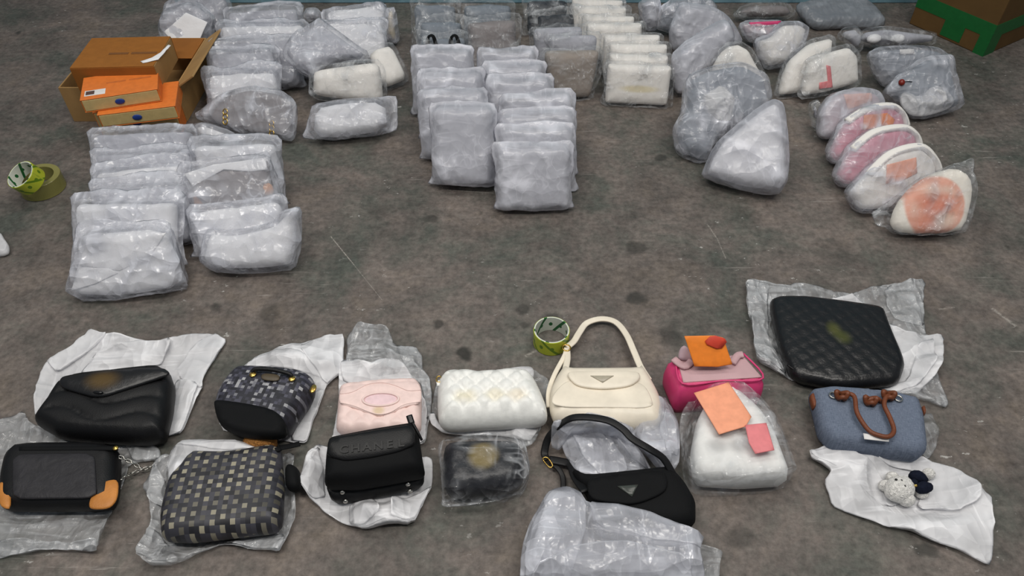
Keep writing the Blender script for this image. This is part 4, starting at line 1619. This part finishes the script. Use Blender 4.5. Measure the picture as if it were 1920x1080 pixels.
o = mesh('fur_ball', V, fc, M['fuzzy_tan'], None, True, uv, (F.O.x, F.O.y, 0))
tag(o, 'small tan fur ball lying in front of the dark checked bag', 'fur ball')

# 4 --- cream checked tote
f4 = [(302, 966), (316, 905), (348, 868), (362, 850), (430, 852), (528, 836), (534, 905), (530, 996), (440, 1006), (355, 1016), (304, 1013)]
sheet('clear_plastic_bag', 'clear plastic bag spread under the grey checked tote', [(305, 868), (267, 914), (284, 944), (281, 991), (262, 1047), (284, 1066), (326, 1066), (372, 1040), (415, 1021), (470, 1030), (524, 1036), (533, 1015), (558, 967), (552, 900), (550, 846), (480, 850), (360, 856)],
      'film_sheet', .03, .002, [f4], edge_up=.04, wf=9, folds=([(300, 880), (267, 914), (284, 944), (305, 950), (312, 905)], [(262, 1047), (281, 991), (300, 1000), (320, 1030), (300, 1062)], [(415, 1021), (470, 1010), (530, 1000), (533, 1015), (524, 1036)]))
F = flat_frame((304, 1014), (530, 998), .04)
R = bagroot('grey_checked_tote', 'grey and cream checked canvas tote with a black strap', F)
puff('body', F, sm(F, f4, 0, 2, .15), .066, .028, M['canvas_b'], R, step=.011, bulge=.006)
plate('top_trim', F, sm(F, [(356, 862), (362, 852), (430, 854), (526, 838), (530, 848), (440, 866)], .02), .020, .006, M['black_fabric'], R)
tube('strap', [G((524, 840), .05), G((545, 836), .045), G((562, 832), .04)], .004, M['black_fabric'], R, 8, False, (.007, .002))
puff('strap_bundle', F, sm(F, [(534, 878), (548, 872), (564, 884), (566, 914), (552, 922), (536, 916)], 0), .04, .014, M['black_fabric'], R, step=.008)
sheet('white_film_roll', 'white film bunched along the top of the grey checked tote', [(297, 848), (311, 823), (341, 810), (415, 814), (462, 826), (508, 834), (470, 848), (430, 858), (372, 854), (352, 866), (344, 880), (320, 910), (312, 905), (314, 884), (302, 860)],
      'film_white', .03, .004, wf=12, edge_up=.02, drape=(([(340, 830), (440, 832), (480, 848), (360, 862), (325, 900)], .05, .05),), folds=([(311, 823), (341, 811), (415, 815), (490, 833), (430, 844), (350, 836)],))

# 5 --- pale pink clutch
f5 = [(630, 815), (634, 760), (637, 732), (646, 724), (720, 716), (780, 714), (790, 726), (791, 760), (790, 812)]
sheet('clear_plastic_bag', 'crumpled clear plastic bag behind the pale pink clutch', [(648, 690), (650, 628), (675, 609), (700, 612), (727, 619), (740, 646), (780, 649), (792, 668), (790, 684), (806, 708), (811, 740), (803, 790), (797, 826), (780, 830), (700, 720)],
      'film_sheet', .04, .002, [f5], edge_up=.03, wf=13, folds=([(740, 647), (780, 649), (792, 668), (790, 684), (806, 708), (811, 740), (800, 790), (790, 720), (760, 690)],))
sheet('white_film_sheet', 'torn white film under the pale pink clutch', [(622, 830), (634, 760), (636, 720), (640, 675), (662, 682), (697, 691), (717, 681), (755, 686), (782, 716), (800, 760), (798, 832), (700, 836)],
      'film_white', .02, .006, [f5], edge_up=.03, folds=([(640, 676), (697, 692), (717, 682), (755, 687), (780, 714), (645, 722)],))
F = flat_frame((630, 818), (790, 815), .036)
R = bagroot('pale_pink_clutch', 'pale pink quilted clutch with an oval cut-out handle', F)
puff('body', F, sm(F, f5, 0, 2, .12), .05, .018, M['pink_leather'], R, step=.0055, fn=quilt(.040, .006), bulge=.002)
cl = F.uv(710, 770, .03)
fp = plate('flap', F, sm(F, [(635, 758), (637, 733), (646, 725), (720, 717), (780, 715), (790, 727), (791, 757), (757, 763), (732, 777), (712, 781), (694, 777), (664, 765)], .027), .026, .005,
      spot_mat('pink_flap', (240, 214, 208), [(cl[0], cl[1], .012, .011, (214, 190, 150), .8, .6)], .45, .5, 60, .06), R)
cx, cu = F.uv(714, 749, .031)
disc('oval_inset', F, cx, cu, .0305, .038, .0012, plain('pink_inset', (236, 206, 210), .5), fp, .0165)
ring_band('oval_rim', F, cx, cu, .032, .041, .0185, 0, M['pink_leather'], fp, .0028)
tube('seam', [F.w(*F.uv(*q, .031), .0315) for q in ((638, 738), (660, 735), (688, 721), (715, 717), (740, 722), (765, 732), (789, 731))], .0014, M['pink_leather'], fp, 6)
tube('seam', [F.w(*F.uv(*q, .031), .0315) for q in ((638, 755), (664, 761), (694, 773), (712, 777), (732, 773), (757, 759), (789, 753))], .0012, M['pink_leather'], fp, 6)

M['black_letter'] = plain('black_letter', (6, 6, 7), .3, 0, .4)
# 6 --- black bag with embossed lettering
f6 = [(609, 915), (613, 858), (616, 826), (660, 814), (770, 796), (781, 803), (790, 850), (797, 890), (798, 911), (785, 921), (696, 941), (636, 951), (618, 940)]
sheet('white_film_sheet', 'white film folded round the black lettered flap bag', [(613, 833), (597, 834), (574, 872), (563, 916), (585, 940), (613, 963), (655, 989), (681, 996), (777, 985), (798, 938), (811, 911), (812, 859), (798, 852), (700, 860)],
      'film_white', .03, .002, [f6], edge_up=.05, lifts=((690, 966, .04, .03), (588, 890, .03, .025), (740, 955, .03, .02)), wf=11, folds=([(600, 838), (574, 872), (563, 916), (590, 940), (612, 930), (606, 880)], [(655, 945), (700, 935), (720, 975), (681, 994), (655, 988)], [(740, 950), (800, 915), (811, 911), (798, 938), (777, 984), (735, 988)]))
F = Frame((612, 920), (785, 896), 78, .070)
R = bagroot('black_lettered_bag', 'black fabric flap bag with CHANEL lettering and metal feet', F)
puff('body', F, sm(F, [(609, 916), (613, 858), (618, 826), (700, 810), (775, 798), (784, 806), (792, 860), (798, 893), (722, 907), (670, 916)], 0, 2, .12), .09, .022, M['black_fabric'], R, step=.012, bulge=.004)
# bottom block (the base of the bag turned to the viewer)
FB = Frame((622, 950), (790, 921), 20, .012)
bs = puff('base', FB, sm(FB, [(618, 940), (610, 918), (670, 917), (722, 909), (797, 893), (797, 911), (785, 921), (696, 941), (636, 951)], 0, 2, .12), .05, .012, M['black_leather'], R, step=.01, n_mid=-.02)
for q in ((642, 923), (648, 940), (765, 908), (769, 921)):
    x_, u_ = FB.uv(*q, .006)
    puff('metal_foot', FB, [(x_ + .0055 * math.cos(a), u_ + .0055 * math.sin(a)) for a in [i * math.pi / 6 for i in range(12)]], .008, .0055, M['steel'], bs, n_mid=.006, step=.004)
fn6 = lambda x, u, d: -.003 * np.clip(1 - d / .02, 0, 1) ** 2
fp = plate('flap', F, sm(F, [(612, 850), (615, 826), (625, 819), (700, 806), (770, 795), (778, 806), (778, 833), (748, 847), (696, 858), (647, 864), (621, 857)], .052, 2, .15), .050, .006, M['black_leather'], R, fn=fn6)
pa, pb = F.uv(645, 849, .058), F.uv(752, 837, .058)
dirv = Vector((pb[0] - pa[0], pb[1] - pa[1]))
ang = math.atan2(dirv.y, dirv.x)
for i, ch in enumerate('CHANEL'):
    cu_ = bpy.data.curves.new('letter', 'FONT')
    cu_.body = ch
    cu_.size = .0235
    cu_.extrude = .0012
    cu_.offset = .0006
    cu_.align_x = 'CENTER'
    tmp = bpy.data.objects.new('letter_tmp', cu_)
    COL.objects.link(tmp)
    bpy.context.view_layer.update()
    dg = bpy.context.evaluated_depsgraph_get()
    me = bpy.data.meshes.new_from_object(tmp.evaluated_get(dg))
    f_ = i / 5
    bx, bu = pa[0] + dirv.x * f_, pa[1] + dirv.y * f_
    ca, sa = math.cos(ang), math.sin(ang)
    V = [tuple(F.w(bx + v.co.x * 1.15 * ca - v.co.y * sa, bu + v.co.x * 1.15 * sa + v.co.y * ca, .0572 + v.co.z)) for v in me.vertices]
    fc = [tuple(p_.vertices) for p_ in me.polygons]
    bpy.data.objects.remove(tmp)
    bpy.data.meshes.remove(me)
    mesh('letter', V, fc, M['black_letter'], fp, False)
tube('zip_cord', [F.w(*F.uv(774, 794, .03), .035), F.w(*F.uv(784, 812, .03), .032), F.w(*F.uv(791, 826, .02), .022)], .003, M['black_leather'], R, 8)
tube('zip_pull', [G((767, 779), .12), G((772, 794), .115)], .005, M['black_gloss'], R, 8, False, (.007, .003))

# 7 --- white quilted bag
f7 = [(825, 806), (820, 770), (821, 722), (832, 706), (860, 700), (905, 705), (960, 698), (990, 702), (1002, 715), (1014, 740), (1027, 772), (1025, 795), (930, 799)]
sheet('clear_plastic_bag', 'clear plastic bag showing round the white quilted bag', [(805, 790), (812, 740), (818, 712), (850, 702), (960, 690), (1001, 690), (1028, 710), (1030, 740), (1020, 790), (1000, 832), (960, 850), (900, 832)],
      'film_clear', .03, .002, [f7], edge_up=.03)
sheet('white_film_sheet', 'white film rolled in front of the white quilted bag', [(802, 776), (808, 800), (830, 817), (880, 821), (930, 820), (992, 830), (1008, 812), (1012, 798), (930, 798), (826, 804), (814, 774)],
      'film_white', .02, .005, [], lifts=((900, 808, .08, .014), (980, 808, .05, .014), (830, 806, .04, .012)))
F = flat_frame((825, 808), (1025, 800), .052)
R = bagroot('white_quilted_bag', 'puffy white quilted bag with a gold ring at its corner', F)
g_ = [F.uv(q, 738, .05) for q in (872, 928, 970)]
wq = spot_mat('white_quilt_print', (240, 240, 236), [(g_[0][0], g_[0][1] - .004, .022, .015, (226, 206, 140), .38, .8), (g_[1][0], g_[1][1], .022, .014, (232, 214, 160), .36, .8), (g_[2][0], g_[2][1], .02, .014, (236, 210, 160), .36, .8)], .4, .4, 60, .06)
puff('body', F, sm(F, f7, 0), .086, .038, wq, R, step=.005, fn=quilt(.046, .013, .1), bulge=.004, wr=.003)
ring_band('gold_ring', F, *F.uv(823, 711, .02), .02, .006, .009, 0, M['gold'], R, .0017)
plate('hang_tab', F, F.P([(818, 718), (824, 714), (826, 724), (820, 726)], .015), .018, .003, M['white_leather'], R, step=.006)
F2 = flat_frame((930, 700), (1002, 694), .03)
V, fc, uv = puff_data(F2, resample(ccw(sm(F2, [(926, 704), (940, 694), (972, 688), (1001, 688), (1002, 712), (980, 704)])), .01), .02, .02, step=.009, wr=.008, seed=5)
o = mesh('white_film_corner', V, fc, M['film_white'], None, True, uv, (F2.O.x, F2.O.y, 0))
tag(o, 'white film corner sticking out behind the white quilted bag', 'plastic')

# 8 --- black camera bag in clear plastic
g8 = [(820, 836), (832, 822), (880, 824), (946, 819), (984, 834), (990, 880), (994, 890), (980, 922), (940, 938), (905, 946), (824, 953), (830, 926), (826, 880)]
i8 = [(832, 928), (830, 860), (836, 838), (860, 834), (950, 832), (976, 838), (984, 870), (982, 905), (960, 922), (880, 932)]
F = flat_frame((830, 948), (985, 930), .040)
sp = F.uv(906, 853, .04)
bm8 = spot_mat('black_bag_patch', (30, 31, 36), [(sp[0], sp[1], .03, .03, (132, 116, 72), .85, .35)], .4, .5, 60, .2)
sd = nseed()
R = pack(F, grow(resample(ccw(sm(F, g8)), .011), 0, .003, sd, 30), resample(ccw(sm(F, i8)), .012), .07, 'black_camera_bag', 'black quilted camera bag sealed in crinkled clear plastic', None,
         imat=bm8, fmat='film_gloss', wr=.02, wf=14, iname='bag_body', fn=quilt(.04, .004), step=.0065, r=.03, istep=.008, cat='handbag')
# 9 --- ivory shoulder bag
f9 = [(1030, 772), (1030, 738), (1042, 712), (1057, 690), (1066, 697), (1130, 697), (1196, 696), (1201, 687), (1218, 712), (1232, 738), (1242, 764), (1236, 800), (1190, 806), (1100, 800), (1040, 794)]
F = flat_frame((1035, 800), (1235, 806), .045)
R = bagroot('ivory_shoulder_bag', 'ivory leather shoulder bag with a triangular plate and looped strap', F)
puff('body', F, sm(F, f9, 0, 2, .15), .07, .03, M['ivory_leather'], R, step=.012, bulge=.004)
plate('front_panel', F, sm(F, [(1034, 758), (1036, 742), (1052, 722), (1070, 712), (1180, 712), (1208, 722), (1220, 742), (1226, 766), (1130, 764), (1062, 764)], .038), .037, .003, M['ivory_leather'], R)
fp = plate('flap', F, sm(F, [(1064, 697), (1130, 697), (1197, 696), (1201, 711), (1182, 725), (1130, 731), (1082, 725), (1066, 709)], .043), .042, .005, M['ivory_leather'], R)
plate('triangle_plate', F, F.P([(1107, 704), (1151, 704), (1130, 717)], .049), .0475, .002, plain('grey_enamel', (172, 164, 146), .3), fp)
tube('strap', [G(q, z_) for q, z_ in (((1063, 651), .030), ((1076, 640), .028), ((1086, 624), .025), ((1100, 606), .02), ((1127, 598), .018), ((1154, 604), .018), ((1174, 627), .022), ((1189, 660), .03), ((1201, 688), .04), ((1216, 712), .05))], .004, M['ivory_leather'], R, 10, False, (.0085, .003))
tube('strap', [G(q, z_) for q, z_ in (((1062, 653), .030), ((1058, 668), .03), ((1040, 702), .035), ((1029, 734), .04), ((1029, 764), .04))], .004, M['ivory_leather'], R, 10, False, (.006, .003))
tube('strap_tab', [G(q, z_) for q, z_ in (((1063, 653), .028), ((1064, 672), .032), ((1060, 694), .045))], .004, M['ivory_leather'], R, 10, False, (.008, .003))
ring_band('gold_buckle', F, *F.uv(1062, 652, -.012), -.012, .010, .010, 0, M['gold'], R, .002)
# film over its lower right side
sheet('clear_film_wad', 'crumpled frosted film beside the right end of the ivory bag', [(1238, 724), (1256, 718), (1262, 750), (1274, 800), (1277, 855), (1264, 872), (1240, 862), (1200, 824), (1188, 806), (1200, 775), (1224, 736)],
      'film', .045, .004, wf=13, edge_up=.03, drape=(([(1200, 780), (1232, 745), (1262, 790), (1258, 850), (1215, 825)], .05, .06),), folds=([(1226, 736), (1244, 742), (1250, 800), (1262, 860), (1240, 862), (1200, 824), (1192, 806)], [(1250, 760), (1268, 800), (1274, 850), (1250, 850), (1235, 800)]))
sheet('white_film_band', 'white film drawn over the lower edge of the ivory bag', [(1034, 792), (1070, 770), (1110, 766), (1160, 778), (1190, 800), (1194, 820), (1170, 808), (1120, 790), (1078, 794), (1048, 812), (1034, 806)],
      'film', .03, .006, wf=14, drape=(([(1040, 790), (1110, 775), (1185, 800), (1120, 795)], .078, .04),), folds=([(1040, 792), (1110, 770), (1165, 784), (1185, 806), (1120, 788), (1060, 800)],))

# 10 --- black shoulder bag
f10 = [(1072, 880), (1098, 894), (1170, 887), (1240, 879), (1258, 880), (1282, 906), (1304, 944), (1304, 984), (1270, 992), (1180, 985), (1110, 965), (1098, 925), (1078, 900)]
sheet('crumpled_film_bag', 'crumpled film bag lying inside the strap of the black shoulder bag', [(1046, 812), (1062, 796), (1080, 784), (1138, 793), (1180, 816), (1218, 850), (1236, 873), (1200, 886), (1126, 892), (1086, 877), (1062, 842)],
      'film', .06, .003, wf=12, edge_up=.02, drape=(([(1080, 810), (1130, 810), (1180, 845), (1190, 868), (1120, 875)], .035, .05),), folds=([(1070, 800), (1120, 800), (1170, 850), (1180, 880), (1126, 890), (1090, 850)], [(1140, 800), (1180, 820), (1225, 866), (1180, 850)]))
F = flat_frame((1110, 965), (1300, 985), .04)
R = bagroot('black_shoulder_bag', 'black fabric shoulder bag with a triangular plate and looped strap', F)
puff('body', F, sm(F, f10, 0, 2, .15), .06, .028, M['black_fabric'], R, step=.012, bulge=.004)
fp = plate('flap', F, sm(F, [(1099, 896), (1170, 889), (1243, 880), (1253, 904), (1246, 925), (1192, 947), (1140, 943), (1104, 935)], .037), .036, .005, M['black_fabric'], R)
plate('triangle_plate', F, F.P([(1157, 911), (1197, 908), (1185, 931)], .043), .0415, .002, plain('dark_grey_enamel', (62, 66, 62), .3), fp)
tube('strap', [G(q, z_) for q, z_ in (((1026, 862), .02), ((1021, 848), .02), ((1031, 816), .05), ((1062, 788), .105), ((1093, 782), .122), ((1138, 788), .125), ((1167, 804), .12), ((1186, 823), .115), ((1218, 842), .105), ((1244, 860), .085), ((1262, 890), .06))], .004, M['black_leather'], R, 10, False, (.0085, .003))
tube('strap_tab', [G(q, z_) for q, z_ in (((1030, 862), .02), ((1054, 866), .02), ((1070, 872), .025), ((1079, 895), .04), ((1098, 922), .06))], .004, M['black_leather'], R, 10, False, (.010, .003))
tube('strap_tab', [G(q, z_) for q, z_ in (((1032, 868), .015), ((1046, 878), .015), ((1055, 894), .012), ((1056, 915), .012))], .004, M['black_leather'], R, 10, False, (.006, .0025))
xx, uu = F.uv(1029, 866, -.02)
tube('gold_buckle', [G(q, .024) for q in ((1018, 861), (1026, 858), (1036, 872), (1030, 876))], .0018, M['gold'], R, 6, True)
sheet('large_film_bag', 'large frosted film bag covering the lower edge of the black shoulder bag', [(1043, 908), (1066, 902), (1088, 916), (1102, 938), (1167, 944), (1227, 961), (1321, 1000), (1313, 1026), (1330, 1060), (1330, 1110), (960, 1130), (972, 1080), (979, 1012), (998, 961), (1028, 918)],
      'film', .05, .004, wf=8, edge_up=.02, drape=(([(1040, 930), (1090, 930), (1120, 950), (1220, 965), (1300, 1000), (1290, 1030), (1100, 1040), (1010, 1040)], .065, .08),),
      folds=([(1043, 908), (1066, 902), (1100, 940), (1100, 1000), (1060, 1090), (980, 1100), (985, 1010), (1010, 950)], [(1102, 938), (1167, 944), (1227, 961), (1321, 1000), (1313, 1026), (1200, 1000), (1120, 985)], [(1000, 1060), (1080, 1020), (1180, 1010), (1290, 1040), (1320, 1110), (980, 1120)]))
sheet('clear_plastic_bag', 'flat clear plastic corner beside the large frosted film bag', [(1180, 1010), (1240, 1000), (1313, 1024), (1355, 1037), (1346, 1070), (1338, 1120), (1180, 1120)], 'film_sheet', .02, .002, edge_up=.02)

# 11 --- pink handbag with orange card
F2 = flat_frame((1250, 760), (1435, 755), .09)
F = F2
R = bagroot('pink_handbag', 'hot pink handbag with a mauve top panel and bow handles', F)
puff('body', F, sm(F, [(1247, 676), (1270, 670), (1390, 666), (1404, 672), (1438, 714), (1434, 724), (1280, 734), (1270, 730)], .0, 2, .12), .12, .014, M['hot_pink'], R, step=.012, n_mid=-.052)
plate('top_panel', F, F.P([(1268, 678), (1390, 670), (1427, 712), (1280, 722)], .0), .0085, .002, M['mauve'], R)
for s_ in (0, 1):
    q0, q1, q2 = [((1262, 676), (1282, 690), (1296, 680)), ((1372, 684), (1382, 670), (1392, 668))][s_]
    pts = [F.w(*F.uv(*q, .01), .016) for q in (q0, q1, q2)]
    tube('bow_handle', pts, .005, M['mauve'], R, 8, False, (.009, .004))
tube('piping', [F.w(*F.uv(*q), .010) for q in ((1266, 678), (1278, 724), (1352, 719), (1429, 714), (1392, 668))], .0025, M['hot_pink'], R, 6)
Fc = Frame((1302, 688), (1373, 684), 40, .12)
ocard = plate('orange_card', Fc, Fc.P([(1283, 630), (1340, 629), (1356, 633), (1373, 683), (1345, 688), (1302, 687)]), 0, .002, M['orange_card'], None, flat=False)
tag(ocard, 'bright orange card propped on the pink handbag', 'card')
rt = plate('red_tag', Fc, sm(Fc, [(1318, 643), (1335, 627), (1366, 637), (1350, 657)], .004, 1), .004, .0025, M['red_tag'], None)
tag(rt, 'dark red paper tag stuck on the bright orange card', 'tag')
Fp = Frame((1268, 676), (1300, 676), 40, .10)
puff('handle_cover', Fp, sm(Fp, [(1270, 676), (1274, 654), (1284, 646), (1296, 660), (1302, 678)]), .02, .012, M['pinkgrey'], R, step=.009)

# 12 --- white domed bag in film
F = flat_frame((1310, 890), (1490, 880), .085)
sp1 = [F.uv(q, p_, .0) for q, p_ in ((1345, 836), (1385, 836), (1358, 815), (1390, 812))]
wd = spot_mat('dome_bag_print', (232, 232, 230), [(sp1[0][0], sp1[0][1], .02, .016, (150, 150, 150), .55, .7), (sp1[1][0], sp1[1][1], .02, .016, (150, 150, 150), .5, .7), (sp1[2][0], sp1[2][1], .02, .010, (130, 116, 106), .6, .7), (sp1[3][0], sp1[3][1], .018, .010, (120, 110, 102), .6, .7)], .8, .2, 26, .1)
R = bagroot('white_domed_bag', 'white dome-shaped bag in clear film with a peach card on it', F)
in12 = [(1306, 884), (1300, 830), (1310, 776), (1332, 735), (1356, 716), (1384, 720), (1428, 758), (1454, 796), (1482, 870), (1486, 884), (1400, 890)]
puff('bag_body', F, sm(F, in12, 0, 2, .15), .078, .012, wd, R, n_mid=-.038, step=.012, bulge=.002, backflat=True)
out12 = [(1290, 892), (1272, 806), (1281, 764), (1321, 720), (1354, 707), (1385, 715), (1434, 753), (1464, 796), (1490, 874), (1489, 890), (1400, 896)]
sd = nseed()
FF = flat_frame((1310, 900), (1490, 888), .046)
io = resample(ccw(chaikin([F.uv(*q, 0) for q in in12], 2, .15)), .012)
oo = grow(resample(ccw(sm(FF, [(1290, 915), (1270, 806), (1281, 764), (1321, 720), (1354, 709), (1385, 717), (1434, 756), (1464, 800), (1491, 880), (1487, 896), (1446, 909), (1342, 916)])), .011), 0, .003, sd, 30)
i2 = [tuple(v) for v in io]
# express the body outline in the film frame
i2 = [((F.w(a, b_) - FF.O).dot(FF.X), (F.w(a, b_) - FF.O).dot(FF.U)) for a, b_ in io]
V, fc, uv, dn = film_data(FF, oo, i2, .092, .012, .011, .005, 16, sd, .02, .005)
mesh('plastic_wrap', V, fc, M['film_clear'], R, True, uv, dens=dn)
pc = plate('peach_card', F, F.P([(1301, 737), (1366, 717), (1409, 782), (1398, 800), (1348, 815)], .02), .020, .002, M['peach_card'], None)
tag(pc, 'peach card lying on the white domed bag', 'card')
rc = plate('rose_card', F, sm(F, [(1397, 797), (1437, 793), (1452, 844), (1416, 851), (1404, 830)], .024, 0), .0235, .002, M['rose_card'], None)
tag(rc, 'rose pink card overlapping the peach card', 'card')

# 13 --- large black quilted pouch
f13 = [(1441, 566), (1460, 559), (1507, 559), (1580, 568), (1655, 579), (1668, 616), (1697, 684), (1684, 721), (1630, 726), (1575, 730), (1486, 713), (1459, 652)]
sheet('clear_plastic_bag', 'clear plastic bag spread under the large black quilted pouch', [(1396, 530), (1501, 534), (1560, 545), (1602, 551), (1660, 538), (1734, 529), (1729, 580), (1740, 632), (1756, 690), (1781, 766), (1702, 746), (1600, 734), (1480, 712), (1417, 680), (1412, 642), (1400, 580)],
      'film_sheet', .022, .002, [f13], edge_up=.03, wf=10, folds=([(1660, 540), (1734, 529), (1729, 580), (1735, 612), (1680, 600), (1660, 570)], [(1396, 530), (1440, 534), (1440, 640), (1480, 706), (1417, 680), (1404, 600)]))
sheet('white_film_sheet', 'white film sticking out beside the large black quilted pouch', [(1550, 562), (1600, 556), (1668, 606), (1700, 630), (1768, 635), (1762, 688), (1740, 722), (1718, 742), (1680, 742), (1640, 724), (1660, 640)],
      'film_white', .022, .006, [f13], edge_up=.03, lifts=((1735, 690, .03, .02), (1690, 735, .03, .015)), folds=([(1720, 650), (1748, 640), (1745, 690), (1720, 730), (1680, 742), (1650, 728), (1700, 715)],))
F = flat_frame((1486, 715), (1684, 724), .029)
R = bagroot('black_quilted_pouch', 'large black quilted leather pouch lying on clear plastic', F)
go = F.uv(1570, 621, .03)
bq = spot_mat('black_quilt_mark', (20, 20, 22), [(go[0] - .004, go[1] + .012, .014, .02, (92, 94, 40), .6, .8), (go[0] + .012, go[1] - .014, .016, .018, (86, 90, 36), .55, .8)], .34, .5, 60, .15)
puff('body', F, sm(F, f13, 0, 2, .16), .042, .02, bq, R, step=.006, fn=quilt(.042, .0016, .25), bulge=.004)
tube('bottom_seam', [F.w(*F.uv(*q), .012) for q in ((1474, 690), (1500, 704), (1575, 717), (1640, 714), (1682, 704))], .003, M['black_leather'], R, 6)

# 14 --- denim bag with cord
f14 = [(1516, 738), (1554, 732), (1600, 735), (1676, 743), (1718, 756), (1728, 788), (1735, 848), (1720, 860), (1640, 850), (1556, 838), (1534, 812), (1524, 770)]
F = flat_frame((1545, 840), (1722, 862), .040)
R = bagroot('denim_bag', 'blue denim bag with knotted brown leather cord handles', F)
puff('body', F, sm(F, f14, 0, 2, .1), .058, .014, M['denim'], R, step=.011, bulge=.004, wr=.006)


def cord(pts):
    return tube('cord_handle', [F.w(*F.uv(*q[:2], q[2]), q[2]) for q in pts], .0052, M['cord'], R, 8)


cord([(1570, 741, .03), (1586, 738, .045), (1602, 744, .05), (1607, 774, .05), (1628, 806, .05), (1650, 817, .052), (1668, 818, .052), (1676, 806, .05), (1668, 782, .05), (1658, 760, .05), (1662, 744, .048), (1672, 741, .035)])
cord([(1622, 756, .035), (1632, 748, .046), (1646, 748, .046), (1652, 754, .035)])
for (kx, ky) in ((1578, 742), (1666, 742), (1632, 752)):
    c_ = F.uv(kx, ky, .045)
    pts = [F.w(c_[0] + .011 * math.cos(a) * (1 + .3 * math.sin(3 * a)), c_[1] + .009 * math.sin(a), .046 + .006 * math.sin(3 * a)) for a in [i * math.pi / 6 for i in range(12)]]
    tube('knot', pts, .0055, M['cord'], R, 8, True)
for q in ((1562, 742), (1684, 748)):
    ring_band('eyelet', F, *F.uv(*q, .036), .038, .008, .008, 0, M['steel'], R, .002)
plate('sewn_label', F, F.P([(1618, 813), (1668, 820), (1666, 829), (1620, 824)], .043), .044, .0015, M['white_label'], R, step=.01)
puff('leather_tab', F, sm(F, [(1514, 748), (1522, 744), (1528, 760), (1526, 772), (1520, 770)], .0), .03, .008, M['cord'], R, step=.006, n_mid=.01)
puff('leather_tab', F, sm(F, [(1722, 770), (1728, 768), (1732, 782), (1727, 786)], .0), .03, .006, M['cord'], R, step=.006, n_mid=.01)
sheet('clear_plastic_wad', 'crumpled clear plastic showing behind the denim bag', [(1728, 778), (1748, 774), (1762, 800), (1758, 840), (1742, 858), (1730, 850)], 'film_clear', .035, .002, lifts=((1745, 815, .03, .02),), wf=20)

# 15 --- film with a plush charm
pf = [(1640, 890), (1680, 875), (1740, 880), (1750, 930), (1700, 950), (1650, 930)]
sheet('white_film_sheet', 'white film sheet under the white plush charm', [(1514, 849), (1545, 842), (1580, 846), (1602, 836), (1660, 848), (1718, 859), (1792, 886), (1846, 928), (1854, 990), (1860, 1040), (1855, 1062), (1787, 1027), (1676, 990), (1600, 964), (1562, 946), (1544, 901), (1558, 884), (1518, 860)],
      'film_white', .03, .002, [pf], edge_up=.03, wf=7, lifts=((1620, 862, .05, .02), (1810, 930, .04, .015)), folds=([(1515, 849), (1580, 846), (1650, 890), (1700, 940), (1660, 950), (1590, 890), (1518, 860)], [(1602, 836), (1718, 859), (1792, 886), (1825, 915), (1822, 950), (1790, 965), (1720, 955), (1740, 890), (1650, 870)]))


def blob(name, c, rx, ry, rz, mat, parent, rot=0.0, noise=.1, seed=1, nu=20, nv=12):
    V, fc = [], []
    ca, sa = math.cos(rot), math.sin(rot)
    for j in range(nv + 1):
        ph = math.pi * j / nv
        for i in range(nu):
            th = 2 * math.pi * i / nu
            d_ = (math.sin(ph) * math.cos(th), math.sin(ph) * math.sin(th), math.cos(ph))
            k = 1 + noise * (2 * float(vn(np.array([d_[0] * 4 + d_[2] * 2]), np.array([d_[1] * 4 + 3 * d_[2]]), seed)[0]) - 1)
            x, y, z_ = d_[0] * rx * k, d_[1] * ry * k, d_[2] * rz * k
            V.append((c[0] + x * ca - y * sa, c[1] + x * sa + y * ca, max(c[2] + z_, .005)))
    for j in range(nv):
        for i in range(nu):
            i2 = (i + 1) % nu
            fc.append((j * nu + i, (j + 1) * nu + i, (j + 1) * nu + i2, j * nu + i2))
    return mesh(name, V, fc, mat, parent)


c = G((1684, 920), .025)
R = thing('plush_charm', 'small white plush animal charm with a navy bow on white film', 'plush toy', None, (c.x, c.y, .004))
c = G((1686, 918), .026)
blob('plush_body', (c.x, c.y, .028), .034, .028, .026, M['plush'], R, .5, .04, 3)
q = G((1700, 938), .02)
blob('muzzle', (q.x, q.y, .022), .017, .014, .017, M['plush'], R, 0, .04, 5)
for (a, b_) in ((1658, 912), (1672, 896), (1728, 926), (1740, 890)):
    q = G((a, b_), .015)
    blob('paw', (q.x, q.y, .018), .014, .012, .014, M['plush'], R, 0, .04, int(a))
for (a, b_) in ((1722, 894), (1732, 914)):
    q = G((a, b_), .035)
    blob('bow_loop', (q.x, q.y, .034), .020, .013, .014, M['navy_felt'], R, -.5 if b_ < 900 else .1, .1, int(b_), 14, 8)
q = G((1714, 904), .04)
blob('bow_knot', (q.x, q.y, .038), .008, .008, .009, M['navy_felt'], R, 0, .1, 9, 10, 6)
q = G((1716, 912), .04)
blob('gold_bead', (q.x, q.y, .044), .004, .003, .003, M['gold'], R, 0, 0, 9, 10, 6)
for (a, b_) in ((1696, 912), (1690, 902), (1680, 900)):
    q = G((a, b_), .05)
    blob('eye', (q.x, q.y, .051), .003, .003, .003, M['black_gloss'], R, 0, 0, 1, 8, 6)
